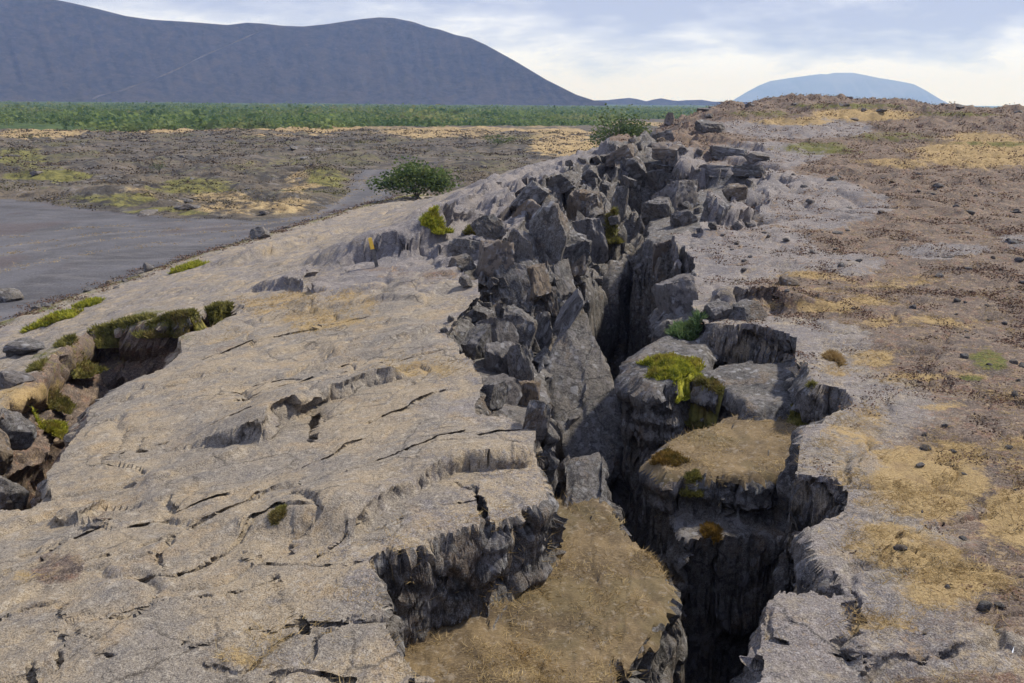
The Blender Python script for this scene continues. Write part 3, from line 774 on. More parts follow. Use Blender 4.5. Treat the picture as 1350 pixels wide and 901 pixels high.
# ---- quads -> region split -> adaptive split of cliff faces -> relief on the walls
nr, nc = shape
idx = np.arange(nr * nc).reshape(shape)
Q = np.stack([idx[:-1, :-1], idx[:-1, 1:], idx[1:, 1:], idx[1:, :-1]], -1).reshape(-1, 4)
V = np.stack([X, Y, Z], -1)
qr = Rf[Q].mean(1)
nearq = (qr < 82) & (np.abs(TH.ravel()[Q].mean(1)) < dth) & (qr > 2.7)
Tn = np.vstack([Q[nearq][:, [0, 1, 2]], Q[nearq][:, [0, 2, 3]]])
Qf = Q[~nearq]

attr = np.c_[mask, FIN.astype(np.float32), SCI.astype(np.float32), TID.astype(np.float32), ROADIN.astype(np.float32), SGN.astype(np.float32), right.astype(np.float32), (CRK & ~FIN).astype(np.float32)]
def refine(V, A, T, thr=.0095, iters=7):
    """conforming split of over-long edges (only cliff faces have any)"""
    done = []
    for it in range(iters):
        E = np.concatenate([T[:, [0, 1]], T[:, [1, 2]], T[:, [2, 0]]]); Es = np.sort(E, 1)
        pa, pb = V[Es[:, 0]], V[Es[:, 1]]
        L = np.sqrt(((pa - pb) ** 2).sum(1))
        ra_ = np.hypot(pa[:, 0], pa[:, 1])
        lim = np.maximum(thr * ra_ * (1 + .6 * np.clip((ra_ - 10) / 8, 0, 1) + 3 * np.clip((ra_ - 36) / 6, 0, 1)), np.where(np.maximum(pa[:, 2], pb[:, 2]) > -.85, .047, .08)) * (1 + 2.4 * np.clip(-1.0 - np.maximum(pa[:, 2], pb[:, 2]), 0, 2.5))
        fl = (A[Es[:, 0], 10] > .5) | (A[Es[:, 1], 10] > .5)
        lim = np.where(fl, .0026 * np.hypot(pa[:, 0], pa[:, 1]), lim)
        need = L > lim
        n = len(T); act = need[:n] | need[n:2 * n] | need[2 * n:]
        done.append(T[~act])
        if not act.any(): T = T[:0]; break
        T = T[act]; sel = np.concatenate([act, act, act]); Es = Es[sel]; need = need[sel]; n = len(T)
        key = Es[:, 0].astype(np.int64) * len(V) + Es[:, 1]
        uk, inv = np.unique(key[need], return_inverse=True)
        a, b = uk // len(V), uk % len(V)
        n0 = len(V)
        V = np.vstack([V, (V[a] + V[b]) / 2])
        nA = A[a].copy(); nA[:, :4] = (A[a, :4] + A[b, :4]) / 2; A = np.vstack([A, nA])
        mid = np.full(3 * n, -1, np.int64); mid[need] = n0 + inv
        m = np.stack([mid[:n], mid[n:2 * n], mid[2 * n:]], 1)
        cnt = (m >= 0).sum(1); outl = []
        s = cnt == 3
        t, q = T[s], m[s]; outl += [np.c_[t[:, 0], q[:, 0], q[:, 2]], np.c_[t[:, 1], q[:, 1], q[:, 0]], np.c_[t[:, 2], q[:, 2], q[:, 1]], q]
        for k in range(3):
            k1, k2 = (k + 1) % 3, (k + 2) % 3
            s = (cnt == 1) & (m[:, k] >= 0); t, q = T[s], m[s]
            outl += [np.c_[t[:, k], q[:, k], t[:, k2]], np.c_[q[:, k], t[:, k1], t[:, k2]]]
            s = (cnt == 2) & (m[:, k] < 0); t, q = T[s], m[s]      # edges k1 and k2 are split
            outl += [np.c_[t[:, k2], q[:, k2], q[:, k1]], np.c_[t[:, k], t[:, k1], q[:, k1]], np.c_[t[:, k], q[:, k1], q[:, k2]]]
        T = np.vstack(outl).astype(np.int64)
    done.append(T)
    return V, A, np.vstack(done)
V, attr, Tn = refine(V, attr, Tn)
ci = np.nonzero(attr[:, 10] > .5)[0]; cx, cy = V[ci, 0], V[ci, 1]; cr_ = np.hypot(cx, cy)
sc_ = np.clip(cr_ / 8, .6, 4) ** .7
cwx = cx + (fbm(p3(cx, cy, 2.2, 3.1), 4) * .10 + noise3(p3(cx, cy, 15, 1.1)) * .010) * sc_; cwy = cy + (fbm(p3(cx, cy, 2.2, 9.7), 4) * .10 + noise3(p3(cx, cy, 15, 5.5)) * .010) * sc_
cut = np.zeros(len(ci))
for P, wd, dp in CRKP:
    i = in_box(cx, cy, P, wd * 3 + .2)[0]
    d, t, s = seg_dist(cwx[i], cwy[i], P)
    tap = smooth(0, .10, t) * (1 - smooth(.90, 1, t))
    wv = np.maximum(wd * (.45 + .55 * (noise3(p3(cx[i], cy[i], 3.0, 2.2)) * .5 + .5)), .0024 * cr_[i])
    cut[i] = np.maximum(cut[i], dp * .85 * tap * (1 - smooth(.45, 1.0, d / wv)))
V[ci, 2] -= cut
V0 = V.copy()

fn = np.cross(V[Tn[:, 1]] - V[Tn[:, 0]], V[Tn[:, 2]] - V[Tn[:, 0]])
fn *= -np.sign(fn[:, 2:3] + 1e-12) * -1
vn = np.zeros_like(V)
for c_ in range(3):
    for k in range(3): vn[:, c_] += np.bincount(Tn[:, k], weights=fn[:, c_], minlength=len(V))
vl = np.linalg.norm(vn, axis=1)[:, None]; vn = vn / np.maximum(vl, 1e-12)
steep = smooth(.75, .35, vn[:, 2]) * (vl[:, 0] > 0)
for _ in range(3):
    fa_ = vn[Tn[:, 0]] + vn[Tn[:, 1]] + vn[Tn[:, 2]]; acc = np.zeros_like(V)
    for c_ in range(3):
        for k in range(3): acc[:, c_] += np.bincount(Tn[:, k], weights=fa_[:, c_], minlength=len(V))
    vn = acc / np.maximum(np.linalg.norm(acc, axis=1)[:, None], 1e-9)

cn_ = np.maximum(sum(np.bincount(Tn[:, k], minlength=len(V)) for k in range(3)), 1)
wallt = Tn[(steep[Tn] > .12).any(1)]
for it in range(13):
    hold = steep > (.12 if it < 5 else .8)
    fa_ = V[wallt[:, 0]] + V[wallt[:, 1]] + V[wallt[:, 2]]; acc = np.zeros_like(V)
    for k in range(3):
        for c_ in range(3): acc[:, c_] += np.bincount(wallt[:, k], weights=fa_[:, c_], minlength=len(V))
    V[hold] = V[hold] * .3 + .7 * (acc[hold] / (3 * cn_[hold])[:, None])

def cells(p):
    """F1, F2 and a random value per cell"""
    i0 = np.floor(p).astype(np.int32); f1 = np.full(len(p), 9.0); f2 = np.full(len(p), 9.0); rv = np.zeros(len(p))
    for a in (-1, 0, 1):
        for b in (-1, 0, 1):
            for c in (-1, 0, 1):
                q = (i0 + (a, b, c)) & 255
                h = PERM[PERM[PERM[q[:, 0]] + q[:, 1]] + q[:, 2]]
                jit = np.stack([PERM[h] / 255., PERM[h + 57] / 255., PERM[h + 131] / 255.], -1)
                d = np.linalg.norm(i0 + (a, b, c) + jit - p, axis=1)
                m = d < f1
                f2 = np.where(m, f1, np.minimum(f2, d)); rv = np.where(m, PERM[h + 200] / 255., rv); f1 = np.where(m, d, f1)
    return f1, f2, rv
i = np.nonzero(steep > .02)[0]
P = V[i].astype(np.float32)
rad = np.hypot(P[:, 0], P[:, 1])
ws = fbm(P * 1.3 + 5, 3)[:, None] * .25
f1, f2, rv = cells((P + ws) * np.array([2.2, 2.2, 2.0]) / np.clip(rad / 9, .9, 2.5)[:, None])
blk = (rv - .5) * .25 - .11 * np.exp(-((f2 - f1) / .05) ** 2)
g1, g2, gv = cells((P + ws) * np.array([7., 7., 7.5]))
dfade = np.exp(-np.clip(-.9 - P[:, 2], 0, 5) * 2.0)
blk += ((gv - .5) * .05 - .02 * np.exp(-((g2 - g1) / .08) ** 2)) * dfade
bed = noise3(np.stack([P[:, 0] * .5, P[:, 1] * .5, P[:, 2] * 5.5 + fbm(P * .9, 2) * 1.2], -1))
blk += .05 * np.clip(bed * 2.5, -1, 1) * dfade
dsp = blk * np.clip(rad / 9, .8, 2) + fbm(P * 2.6, 2) * .07 + fbm(P * 8, 3) * .03 * dfade
inside = attr[i, 4] + attr[i, 5]
dsp *= steep[i] * .85
nrm = vn[i].copy(); nrm[:, 2] *= .25
V[i] += nrm * dsp[:, None]

# undercut of the side crevice: its far wall leans back under the mossy lip
i = np.nonzero(attr[:, 5] > .5)[0]
dpt = np.clip(base(V[i, 0], V[i, 1]) - V[i, 2] - .12, 0, 2.0)
V[i, 0] += -.50 * dpt; V[i, 1] += .55 * dpt

# ---- split into named pieces of the setting
def cent(a): return attr[:, a][Tn].mean(1)
ctr = V0[Tn].mean(1)
regn = np.full(len(Tn), 0)
fins = (attr[:, 4] > .5)[Tn].any(1); scs = (attr[:, 5] > .5)[Tn].any(1)
tids = attr[:, 6][Tn]; nzf = np.abs(fn[:, 2]) / np.maximum(np.linalg.norm(fn, axis=1), 1e-12)
rd = cent(7) > .5; sg = cent(8); rt = cent(9) > .5
regn[:] = 0                                         # ridge
regn[rt] = 1                                        # plateau
regn[sg < -.2] = 2                                  # lava field
regn[rd & (sg < .9)] = 3
regn[scs] = 4
regn[fins] = 5
ka = 1 + list(TERR).index('ledge_a'); ke = 1 + list(TERR).index('ledge_e')
regn[fins & (tids == ka).all(1) & (nzf > .55)] = 6
regn[fins & (tids == ke).all(1) & (nzf > .55)] = 7
REG = [('lava_ridge', 'terrain', 'lilac and tan lava crust ridge with cracks left of the fissure'),
       ('lava_plateau', 'terrain', 'brown heathy lava plateau right of the fissure'),
       ('lava_field', 'plain', 'dark hummocky lava field with mossy patches beyond the road'),
       ('gravel_road', 'road', 'grey cinder gravel road and turning area below the ridge'),
       ('side_crevice', 'terrain', 'mossy crevice in the crust at the left edge'),
       ('fissure_wall', 'wall', 'dark broken basalt walls of the deep open fissure'),
       ('grassy_ledge', 'earth', 'straw covered ledge just below the rim on the left of the fissure'),
       ('grassy_ledge', 'earth', 'brown grassy ledge inside the right wall of the fissure')]
SLABS = [[(-200,760),(0,820),(80,797),(147,872),(150,1100),(-300,1100)],
 [(80,797),(144,770),(230,762),(301,729),(317,725),(347,749),(450,754),(490,748),(600,1100),(150,1100),(147,872)],
 [(-200,760),(-100,690),(0,672),(60,684),(104,691),(186,644),(300,612),(335,600),(371,640),(337,653),(254,704),(174,730),(93,744),(144,770),(80,797),(0,820)],
 [(371,640),(335,600),(300,598),(352,588),(362,566),(400,548),(418,532),(500,505),(612,476),(640,545),(716,556),(722,600),(705,616),(610,626),(560,645),(520,666),(462,722),(408,747),(347,749),(317,725),(334,697),(337,653)],
 [(462,722),(520,666),(560,645),(610,626),(722,600),(760,650),(640,720),(490,748),(450,754),(408,747)],
 [(300,598),(352,588),(362,566),(400,548),(418,532),(500,505),(612,476),(650,440),(660,360),(540,385),(380,420),(322,408),(215,482),(112,540),(56,628),(62,655),(0,672),(60,684),(104,691),(186,644),(300,612)],
 [(430,356),(492,338),(540,333),(575,322),(600,311),(622,301),(655,284),(700,250),(640,256),(560,280),(500,300)]]
cand = np.nonzero((regn == 0) & (ctr[:, 1] < 32))[0]
bpx, bpy_ = project(ctr[cand])
sid = np.full(len(cand), -1)
for k, pl in enumerate(SLABS): sid[(sid < 0) & in_poly(bpx, bpy_, pl)] = k
SLABID = np.full(len(Tn), -1); SLABID[cand] = sid
regn[SLABID >= 0] = 20 + SLABID[SLABID >= 0]
SET = {}
def sub_mesh(name, F, mat, sharp=None):
    flag = np.zeros(len(V), bool); flag[F.ravel()] = True; u = np.nonzero(flag)[0]
    lut = np.zeros(len(V), np.int32); lut[u] = np.arange(len(u)); inv = lut[F]
    me = mesh_np(name, V[u], inv.reshape(F.shape), mat, True, sharp)
    set_attr(me, 'mask', attr[u, :4]); return me
for k, (nm, mt, lab) in enumerate(REG):
    F = Tn[regn == k]
    if not len(F): continue
    flip = np.cross(V[F[:, 1]] - V[F[:, 0]], V[F[:, 2]] - V[F[:, 0]])[:, 2].sum() < 0
    if flip: F = F[:, ::-1]
    o = obj(nm, sub_mesh(nm, F, M[mt], 60)); tag(o, lab, kind='structure'); SET[k] = o
for k in range(len(SLABS)):
    F = Tn[regn == 20 + k]
    if not len(F): continue
    if np.cross(V[F[:, 1]] - V[F[:, 0]], V[F[:, 2]] - V[F[:, 0]])[:, 2].sum() < 0: F = F[:, ::-1]
    obj('rock_slab', sub_mesh('rock_slab', F, M['terrain'], 60), SET[0])
F = Qf[:, ::-1]
nq = (Rf[F].mean(1) < 160) & (SGN[F].mean(1) > 0)          # crust outside the finely meshed fan
lf = nq & ~right[F].any(1)
for sel, par, nm in ((lf, SET[0], 'crust_margin'), (nq & ~lf, SET[1], 'plateau_margin')):
    o = obj(nm, sub_mesh(nm, F[sel], M['terrain']), par)
F = F[~nq]
o = obj('plain', sub_mesh('plain', F, M['plain'])); tag(o, 'wide level plain reaching to the mountains', kind='structure')

# ------------------------------------------------------------------ mountains
def hill(name, sky_px, foot, ang, back, mat, seed, relief, pw=1.2, ncol=420, nrow=40):
    sp = np.array(sky_px, float)
    pxs = np.linspace(sp[0, 0], sp[-1, 0], ncol)
    k = np.ones(9) / 9
    sy = np.interp(pxs, sp[:, 0], sp[:, 1])
    d = ray(pxs, sy); az = np.arctan2(d[:, 0], d[:, 1])
    rows = []
    for i_ in range(ncol):
        dd = ray(pxs[i_], sy[i_]); tanE = dd[2] / math.hypot(dd[0], dd[1])
        # rim distance D = foot + H/tan(ang), H = CAMZ + D*tanE - PLAIN
        D = (foot + (CAMZ - PLAIN) / math.tan(ang)) / (1 - tanE / math.tan(ang)); H = max(CAMZ + D * tanE - PLAIN, 0.0)
        rows.append((D, H))
    rows = np.array(rows)
    s = np.concatenate([np.linspace(0, 1, nrow), np.linspace(1, 1.6, 10)[1:]])
    Pv = []
    for sv in s:
        if sv <= 1: dist = foot + (rows[:, 0] - foot) * sv; z = rows[:, 1] * sv ** pw
        else: dist = rows[:, 0] + (sv - 1) * back; z = rows[:, 1] * (1 - (sv - 1) * 1.1)
        g = fbm(np.stack([az * 110 + seed + sv * 2, np.full(ncol, sv * 1.1), np.full(ncol, seed)], -1), 4) * relief * math.sin(min(sv, 1) * math.pi) * np.minimum(1, rows[:, 1] / 60)
        Pv.append(np.stack([np.sin(az) * dist, np.cos(az) * dist, PLAIN - 1.5 + z + g], -1))
    Pv = np.array(Pv); n, m = Pv.shape[:2]; ii = np.arange(n * m).reshape(n, m)
    F = np.stack([ii[:-1, :-1], ii[:-1, 1:], ii[1:, 1:], ii[1:, :-1]], -1).reshape(-1, 4)
    o = obj(name, mesh_np(name, Pv.reshape(-1, 3), F, mat)); o['kind'] = 'structure'
    return o, Pv, az

def make_cinder(name, A, B, C, sc):
    T = NT(name, 0.95); v = T.vec()
    st = T.noise(T.vec((1, 1, .12)), sc, 6, 0.65); f = T.noise(v, sc * .35, 5, 0.6)
    c = T.mix(T.ramp(st, .38, .62), A, B); c = T.mix(T.math('MULTIPLY', T.ramp(f, .48, .66), .6), c, C)
    c = T.mix(T.math('MULTIPLY', T.ramp(T.noise(v, .16, 4, .7), .55, .7), .5), c, tuple(x * 1.7 for x in C))
    return T.fin(c, T.bump(st, 5.0, .6))
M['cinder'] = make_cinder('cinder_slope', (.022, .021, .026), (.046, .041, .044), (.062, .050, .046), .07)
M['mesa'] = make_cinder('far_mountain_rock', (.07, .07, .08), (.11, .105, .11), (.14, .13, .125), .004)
M['path'] = make_plainmat('trodden_path', (.10, .085, .078), (.15, .13, .115), .1, .95)

cone, Pv, az = hill('cinder_cone', [(-420,60),(-300,10),(-200,-12),(-60,-14),(40,-8),(95,3),(130,11),(165,20),(200,25),(250,28),(300,32),(325,29),(345,30),(372,33),(400,34),(430,31),(450,28),(478,24),(500,22),(520,23),(545,28),(565,35),(580,38),(600,45),(620,49),(640,58),(680,80),(720,104),(760,124),(785,132),(800,133.5)],
                    1500, math.radians(29), 260, M['cinder'], 3.0, 4.5)
tag(cone, 'dark blue grey volcanic cone with long smooth slopes behind the green plain')
# worn footpath climbing the slope
def on_cone(px, py):
    d = ray(px, py); a = math.atan2(d[0], d[1]); col = np.interp(a, az, np.arange(len(az))); c0 = int(np.clip(col, 0, len(az) - 2)); f = col - c0
    line = Pv[:40, c0] * (1 - f) + Pv[:40, c0 + 1] * f
    e = (line[:, 2] - CAMZ) / np.hypot(line[:, 0], line[:, 1]); te = d[2] / math.hypot(d[0], d[1])
    s = np.interp(te, e, np.arange(40)); s0 = int(np.clip(s, 0, 38)); return line[s0] * (1 - s + s0) + line[s0 + 1] * (s - s0)
tp = [(122,132),(130,128),(142,125),(160,121),(176,115),(200,107),(222,98),(240,90),(258,80),(275,72),(292,65),(310,57),(328,49),(342,43)]
xs = np.linspace(0, len(tp) - 1, 60); tpx = np.interp(xs, np.arange(len(tp)), [q[0] for q in tp]); tpy = np.interp(xs, np.arange(len(tp)), [q[1] for q in tp])
C_ = np.array([on_cone(a, b) for a, b in zip(tpx, tpy)]) + np.array([0, -1.2, 1.2])
Wd = np.array([0, 0, 1.0]); hw = (1.0 + .7 * np.sin(xs * 2.3))[:, None]
Vp = np.vstack([C_ - Wd * hw, C_ + Wd * hw]); n = len(C_)
F = np.array([(k, k + 1, n + k + 1, n + k) for k in range(n - 1)])
tag(obj('footpath', mesh_np('footpath', Vp, F, M['path'])), 'pale footpath climbing the dark cone', kind='structure')

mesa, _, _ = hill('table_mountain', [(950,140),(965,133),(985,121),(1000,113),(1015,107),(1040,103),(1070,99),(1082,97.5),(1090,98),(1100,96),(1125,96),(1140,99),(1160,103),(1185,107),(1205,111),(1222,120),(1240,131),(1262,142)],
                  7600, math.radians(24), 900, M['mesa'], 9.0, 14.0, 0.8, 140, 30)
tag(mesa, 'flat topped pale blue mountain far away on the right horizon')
low, _, _ = hill('low_hill', [(740,134),(775,132),(800,131.5),(818,129.5),(830,128.5),(840,130),(852,133),(862,130.5),(872,129),(882,131),(893,132.5),(905,131.5),(925,131),(940,133.5),(990,134),(1030,136)],
                 2400, math.radians(25), 200, M['cinder'], 5.0, 1.0, 1.0, 140, 12)
tag(low, 'row of low dark knolls on the horizon between the two mountains')

# ------------------------------------------------------------------ scatter helpers
MG = mask.reshape(shape + (4,)); FG = (FIN | SCI).reshape(shape); SG = SGN.reshape(shape); RG = ROADIN.reshape(shape); TG = TID.reshape(shape); PG = right.reshape(shape)
def cell(x, y):
    a = np.interp(np.arctan2(x, y), th, np.arange(len(th))); b = np.interp(np.log(np.hypot(x, y)), lnr, np.arange(len(rr)))
    return np.rint(b).astype(int), np.rint(a).astype(int)

def rand_dirs(n):
    v = rng.normal(size=(n, 3)); return v / np.linalg.norm(v, axis=1)[:, None]

def blades(C, D, L, W):
    """thin upright triangles at C along D, length L, width W"""
    n = len(C); side = np.cross(D, rand_dirs(n)); side /= np.maximum(np.linalg.norm(side, axis=1)[:, None], 1e-6)
    tip = C + D * L[:, None]
    Vb = np.stack([C - side * W[:, None] / 2, C + side * W[:, None] / 2, tip], 1).reshape(-1, 3)
    return Vb, np.arange(3 * n).reshape(-1, 3)

def leaves(C, S, up=0.3):
    """small folded leaf clumps: one quad each"""
    n = len(C); a = rand_dirs(n); a[:, 2] *= .6; b = np.cross(a, rand_dirs(n)); b /= np.maximum(np.linalg.norm(b, axis=1)[:, None], 1e-6)
    a = a * S[:, None]; b = b * S[:, None] * .62
    Vb = np.stack([C - a, C + b * .9, C + a, C - b], 1).reshape(-1, 3)
    return Vb, np.arange(4 * n).reshape(-1, 4)

def crown_pts(n, rx, ry, rz, nk):
    k = rand_dirs(nk) * (rng.random(nk) ** .4)[:, None]; k[:, 2] = np.abs(k[:, 2]) * 1.0
    q = k[rng.integers(0, nk, n)] + rng.normal(size=(n, 3)) * .17
    return q * np.array([rx, ry, rz])

def tube(P, r0, r1, k=6):
    P = np.array(P, float); n = len(P); Vt = []
    for i_, p in enumerate(P):
        t = P[min(i_ + 1, n - 1)] - P[max(i_ - 1, 0)]; t /= np.linalg.norm(t)
        u = np.cross(t, (0.31, .9, .2)); u /= np.linalg.norm(u); v_ = np.cross(t, u); r = r0 + (r1 - r0) * i_ / (n - 1)
        for j in range(k): Vt.append(p + (u * math.cos(2 * math.pi * j / k) + v_ * math.sin(2 * math.pi * j / k)) * r)
    F = [(i_ * k + j, i_ * k + (j + 1) % k, (i_ + 1) * k + (j + 1) % k, (i_ + 1) * k + j) for i_ in range(n - 1) for j in range(k)]
    return np.array(Vt), np.array(F)

# ------------------------------------------------------------------ rocks
def ico(sub):
    t = (1 + 5 ** .5) / 2
    v = np.array([(-1,t,0),(1,t,0),(-1,-t,0),(1,-t,0),(0,-1,t),(0,1,t),(0,-1,-t),(0,1,-t),(t,0,-1),(t,0,1),(-t,0,-1),(-t,0,1)], float)
    f = np.array([(0,11,5),(0,5,1),(0,1,7),(0,7,10),(0,10,11),(1,5,9),(5,11,4),(11,10,2),(10,7,6),(7,1,8),(3,9,4),(3,4,2),(3,2,6),(3,6,8),(3,8,9),(4,9,5),(2,4,11),(6,2,10),(8,6,7),(9,8,1)])
    v /= np.linalg.norm(v, axis=1)[:, None]
    for _ in range(sub):
        E = np.sort(np.concatenate([f[:, [0, 1]], f[:, [1, 2]], f[:, [2, 0]]]), 1)
        u, inv = np.unique(E[:, 0] * len(v) + E[:, 1], return_inverse=True)
        mpt = (v[u // len(v)] + v[u % len(v)]) / 2; n0 = len(v); v = np.vstack([v, mpt / np.linalg.norm(mpt, axis=1)[:, None]])
        n = len(f); a, b, c = n0 + inv[:n], n0 + inv[n:2 * n], n0 + inv[2 * n:]
        f = np.vstack([np.c_[f[:, 0], a, c], np.c_[f[:, 1], b, a], np.c_[f[:, 2], c, b], np.c_[a, b, c]])
    return v, f
def rock_mesh(name, seed, sub=4, blocky=True, rough=.09):
    g = np.random.default_rng(seed); v, f = ico(sub); v = v * 1.35
    ax = np.vstack([np.eye(3), -np.eye(3)]) if blocky else np.zeros((0, 3))
    N = [a + g.normal(size=3) * .16 for a in ax]; Dd = list(g.uniform(.62, .86, len(ax)))
    for _ in range(6 if blocky else 14): N.append(g.normal(size=3)); Dd.append(g.uniform(.78, 1.05))
    for nrm_, dd in zip(N, Dd):
        nrm_ = nrm_ / np.linalg.norm(nrm_); ex = v @ nrm_ - dd; v = v - np.maximum(ex, 0)[:, None] * nrm_ * .97
    q = v + g.uniform(0, 50)
    v = v * (1 + fbm(q * 1.7, 3)[:, None] * .14 + fbm(q * 5.5, 3)[:, None] * rough + fbm(q * 14, 2)[:, None] * rough * .35)
    lo, hi = v.min(0), v.max(0); v = (v - (lo + hi) / 2) / (hi - lo)
    return mesh_np(name, v, f, M['rock'], True, 38)
BLOCKS = [rock_mesh('rock_block', 100 + k) for k in range(10)]
STONES = [rock_mesh('stone', 300 + k, 2, False, .06) for k in range(6)]
BOULD = [rock_mesh('boulder', 500 + k, 4, False, .05) for k in range(5)]

def put_rock(name, me, p, size, rot, parent=None, sink=.25):
    o = obj(name, me, parent); o.scale = size; o.rotation_euler = rot
    o.location = (p[0], p[1], p[2] + size[2] * (.5 - sink)); return o

def block_at(px, py, wp, hp, tilt=0, yaw=None, dep=None, parent=None, name='rock_block', lib=BLOCKS, fwd=-.30, k=None, sink=.3):
    """rock whose middle shows at (px, py), wp x hp pixels across, resting on the ground there"""
    p = hit(px, py + hp * .3); dist = math.hypot(p[1], CAMZ - p[2]) ; m = dist / FPX
    sx, sz = wp * m, hp * m * 1.15; sy = dep if dep else (sx + sz) * .5
    o = obj(name, lib[(k if k is not None else random.randrange(len(lib)))], parent)
    o.scale = (sx, sy, sz); o.rotation_euler = (random.uniform(-.35, .35), math.radians(tilt * random.uniform(.6, 1.8)), math.radians(yaw) if yaw is not None else random.uniform(-.8, .8))
    c = at_d(px, py, p[1] - sy * fwd); o.location = c
    return o

WALLP = SET[5]
# broken blocks of the left wall and the jumble where the fissure narrows, read off the photograph
LB = [(725,312,56,80,12),(690,325,44,52,-10),(655,340,40,44,15),(672,375,44,52,-8),(705,372,34,60,14),(738,370,30,60,-18),(757,345,40,52,8),(775,312,44,58,-6),(742,262,48,40,25),
      (705,285,44,40,20),(765,270,40,46,-10),(792,285,30,44,6),(815,268,26,52,10),(835,255,22,46,-8),(800,235,44,34,-20),(770,232,44,24,-24),(828,222,40,40,0),
      (686,435,44,58,10),(660,440,40,40,-12),(655,475,40,50,8),(690,480,36,60,-6),(712,440,26,52,14),(735,425,28,54,8),(640,520,40,40,6),(668,515,34,44,-14),(700,520,30,36,0),
      (720,395,30,44,-15),(752,410,22,60,16),(640,420,34,36,0),(628,455,30,44,10),(735,590,30,100,16),(705,548,28,40,24),(745,330,40,50,10),
      (862,240,40,40,0),(885,262,46,38,8),(915,270,50,34,-6),(865,275,38,32,0),(905,245,50,24,4),(940,248,50,26,0),(965,250,44,24,-4),(880,225,50,24,6),(850,215,30,34,-8),(940,275,34,30,10),
      (895,288,40,26,0),(870,330,36,44,-6),(885,355,40,40,0),(890,392,46,52,-8),
      (985,410,40,24,0),(945,410,34,26,0),(620,330,40,30,10),(600,325,40,26,0),(645,300,44,36,-12),(610,345,30,20,0),(680,300,36,36,18),(700,262,50,26,-28),(735,240,50,22,-26),(780,213,46,18,-20),(815,200,40,16,-16),
      (880,195,40,18,0),(920,192,50,14,0),(960,198,50,14,4),(1000,205,40,14,0),(900,172,36,18,0),(935,165,40,16,0),(875,178,26,18,-10),(855,190,24,20,-14),(990,225,46,16,0),(945,222,50,14,0)]
for n_, (px, py, a, b, tl) in enumerate(LB):
    if n_ % 3 == 2 and py < 330: continue
    k_ = random.uniform(.85, 1.35)
    block_at(px + random.uniform(-4, 4), py + 4, a * k_, b * k_, tl, parent=WALLP, fwd=-.48)
# smaller rubble wedged between the blocks
for k in range(90):
    u = random.random(); px = 640 + 230 * u + random.gauss(0, 26) - 12; py = 440 - 240 * u + random.gauss(0, 30) - 14
    if random.random() < .3: px, py = random.uniform(850, 990), random.uniform(190, 300)
    sz = random.uniform(6, 15)
    block_at(px, py, sz, sz * random.uniform(.6, 1.2), random.uniform(-30, 30), parent=WALLP, fwd=.1)

# ------------------------------------------------------------------ single boulders and stones
def thing_rock(px, py, wp, hp, label, group=None, lib=BOULD, **kw):
    o = block_at(px, py, wp, hp, parent=None, name='boulder', lib=lib, fwd=-.1, **kw)
    return tag(o, label, 'rock', group)
thing_rock(343, 309, 30, 17, 'single brown boulder where the ridge meets the gravel road')
thing_rock(22, 565, 48, 50, 'round lichen covered grey boulder in the crevice at the left edge')
thing_rock(2, 600, 30, 60, 'dark boulder cut by the left edge inside the crevice')
thing_rock(1040, 372, 30, 16, 'dark angular stone lying near the rim above the grassy straw strip')
thing_rock(1298, 800, 18, 14, 'small dark round stone beside the yellow grass in the right foreground', lib=STONES)
thing_rock(195, 354, 12, 14, 'small dark stone standing at the road edge', lib=STONES)
thing_rock(35, 460, 60, 22, 'pale flat rock at the far lip of the mossy crevice')
thing_rock(20, 500, 46, 26, 'lichen spotted rock on the brown bank left of the crevice')
thing_rock(8, 655, 50, 44, 'pale rock slab end in the pit at the lower left edge')
thing_rock(12, 390, 34, 24, 'pale weathered rock at the left edge beside the road')

def zone_label(p, size, what):
    px, py = project(np.array(p, float)); r_ = math.hypot(p[0], p[1])
    sz = 'tiny' if size < .0055 * r_ else ('small' if size < .008 * r_ else 'larger')
    where = ('in the right foreground' if py > 640 else 'beside the straw patches' if py > 500 else
             'level with the alcove' if py > 400 else 'among the heather halfway to the crest' if py > 290 else 'high up near the far crest')
    sd_ = 'by right edge' if px > 1220 else 'by the rim' if px < 1080 else 'midway across'
    return f'{sz} {what} {where}, {sd_}'
got = 0
while got < 110:
    a = random.uniform(.02, .56); r_ = math.exp(random.uniform(math.log(4.2), math.log(34))); x_, y_ = math.sin(a) * r_, math.cos(a) * r_
    j, i_ = cell(np.array([x_]), np.array([y_])); j, i_ = j[0], i_[0]
    if FG[j, i_] or not PG[j, i_] or MG[j, i_, 2] < .35: continue
    s_ = r_ * random.choice([.004, .005, .006, .008, .010]) * random.uniform(.7, 1.2)
    o = put_rock('stone', random.choice(STONES), (x_, y_, height(x_, y_)[0]), (s_ * random.uniform(.8, 1.6), s_, s_ * random.uniform(.4, .8)), (random.uniform(-.3, .3), random.uniform(-.3, .3), random.uniform(0, 6)))
    tag(o, zone_label((x_, y_, height(x_, y_)[0]), s_, 'lava stone'), 'stone', 'loose stones on the right plateau'); got += 1
got = 0
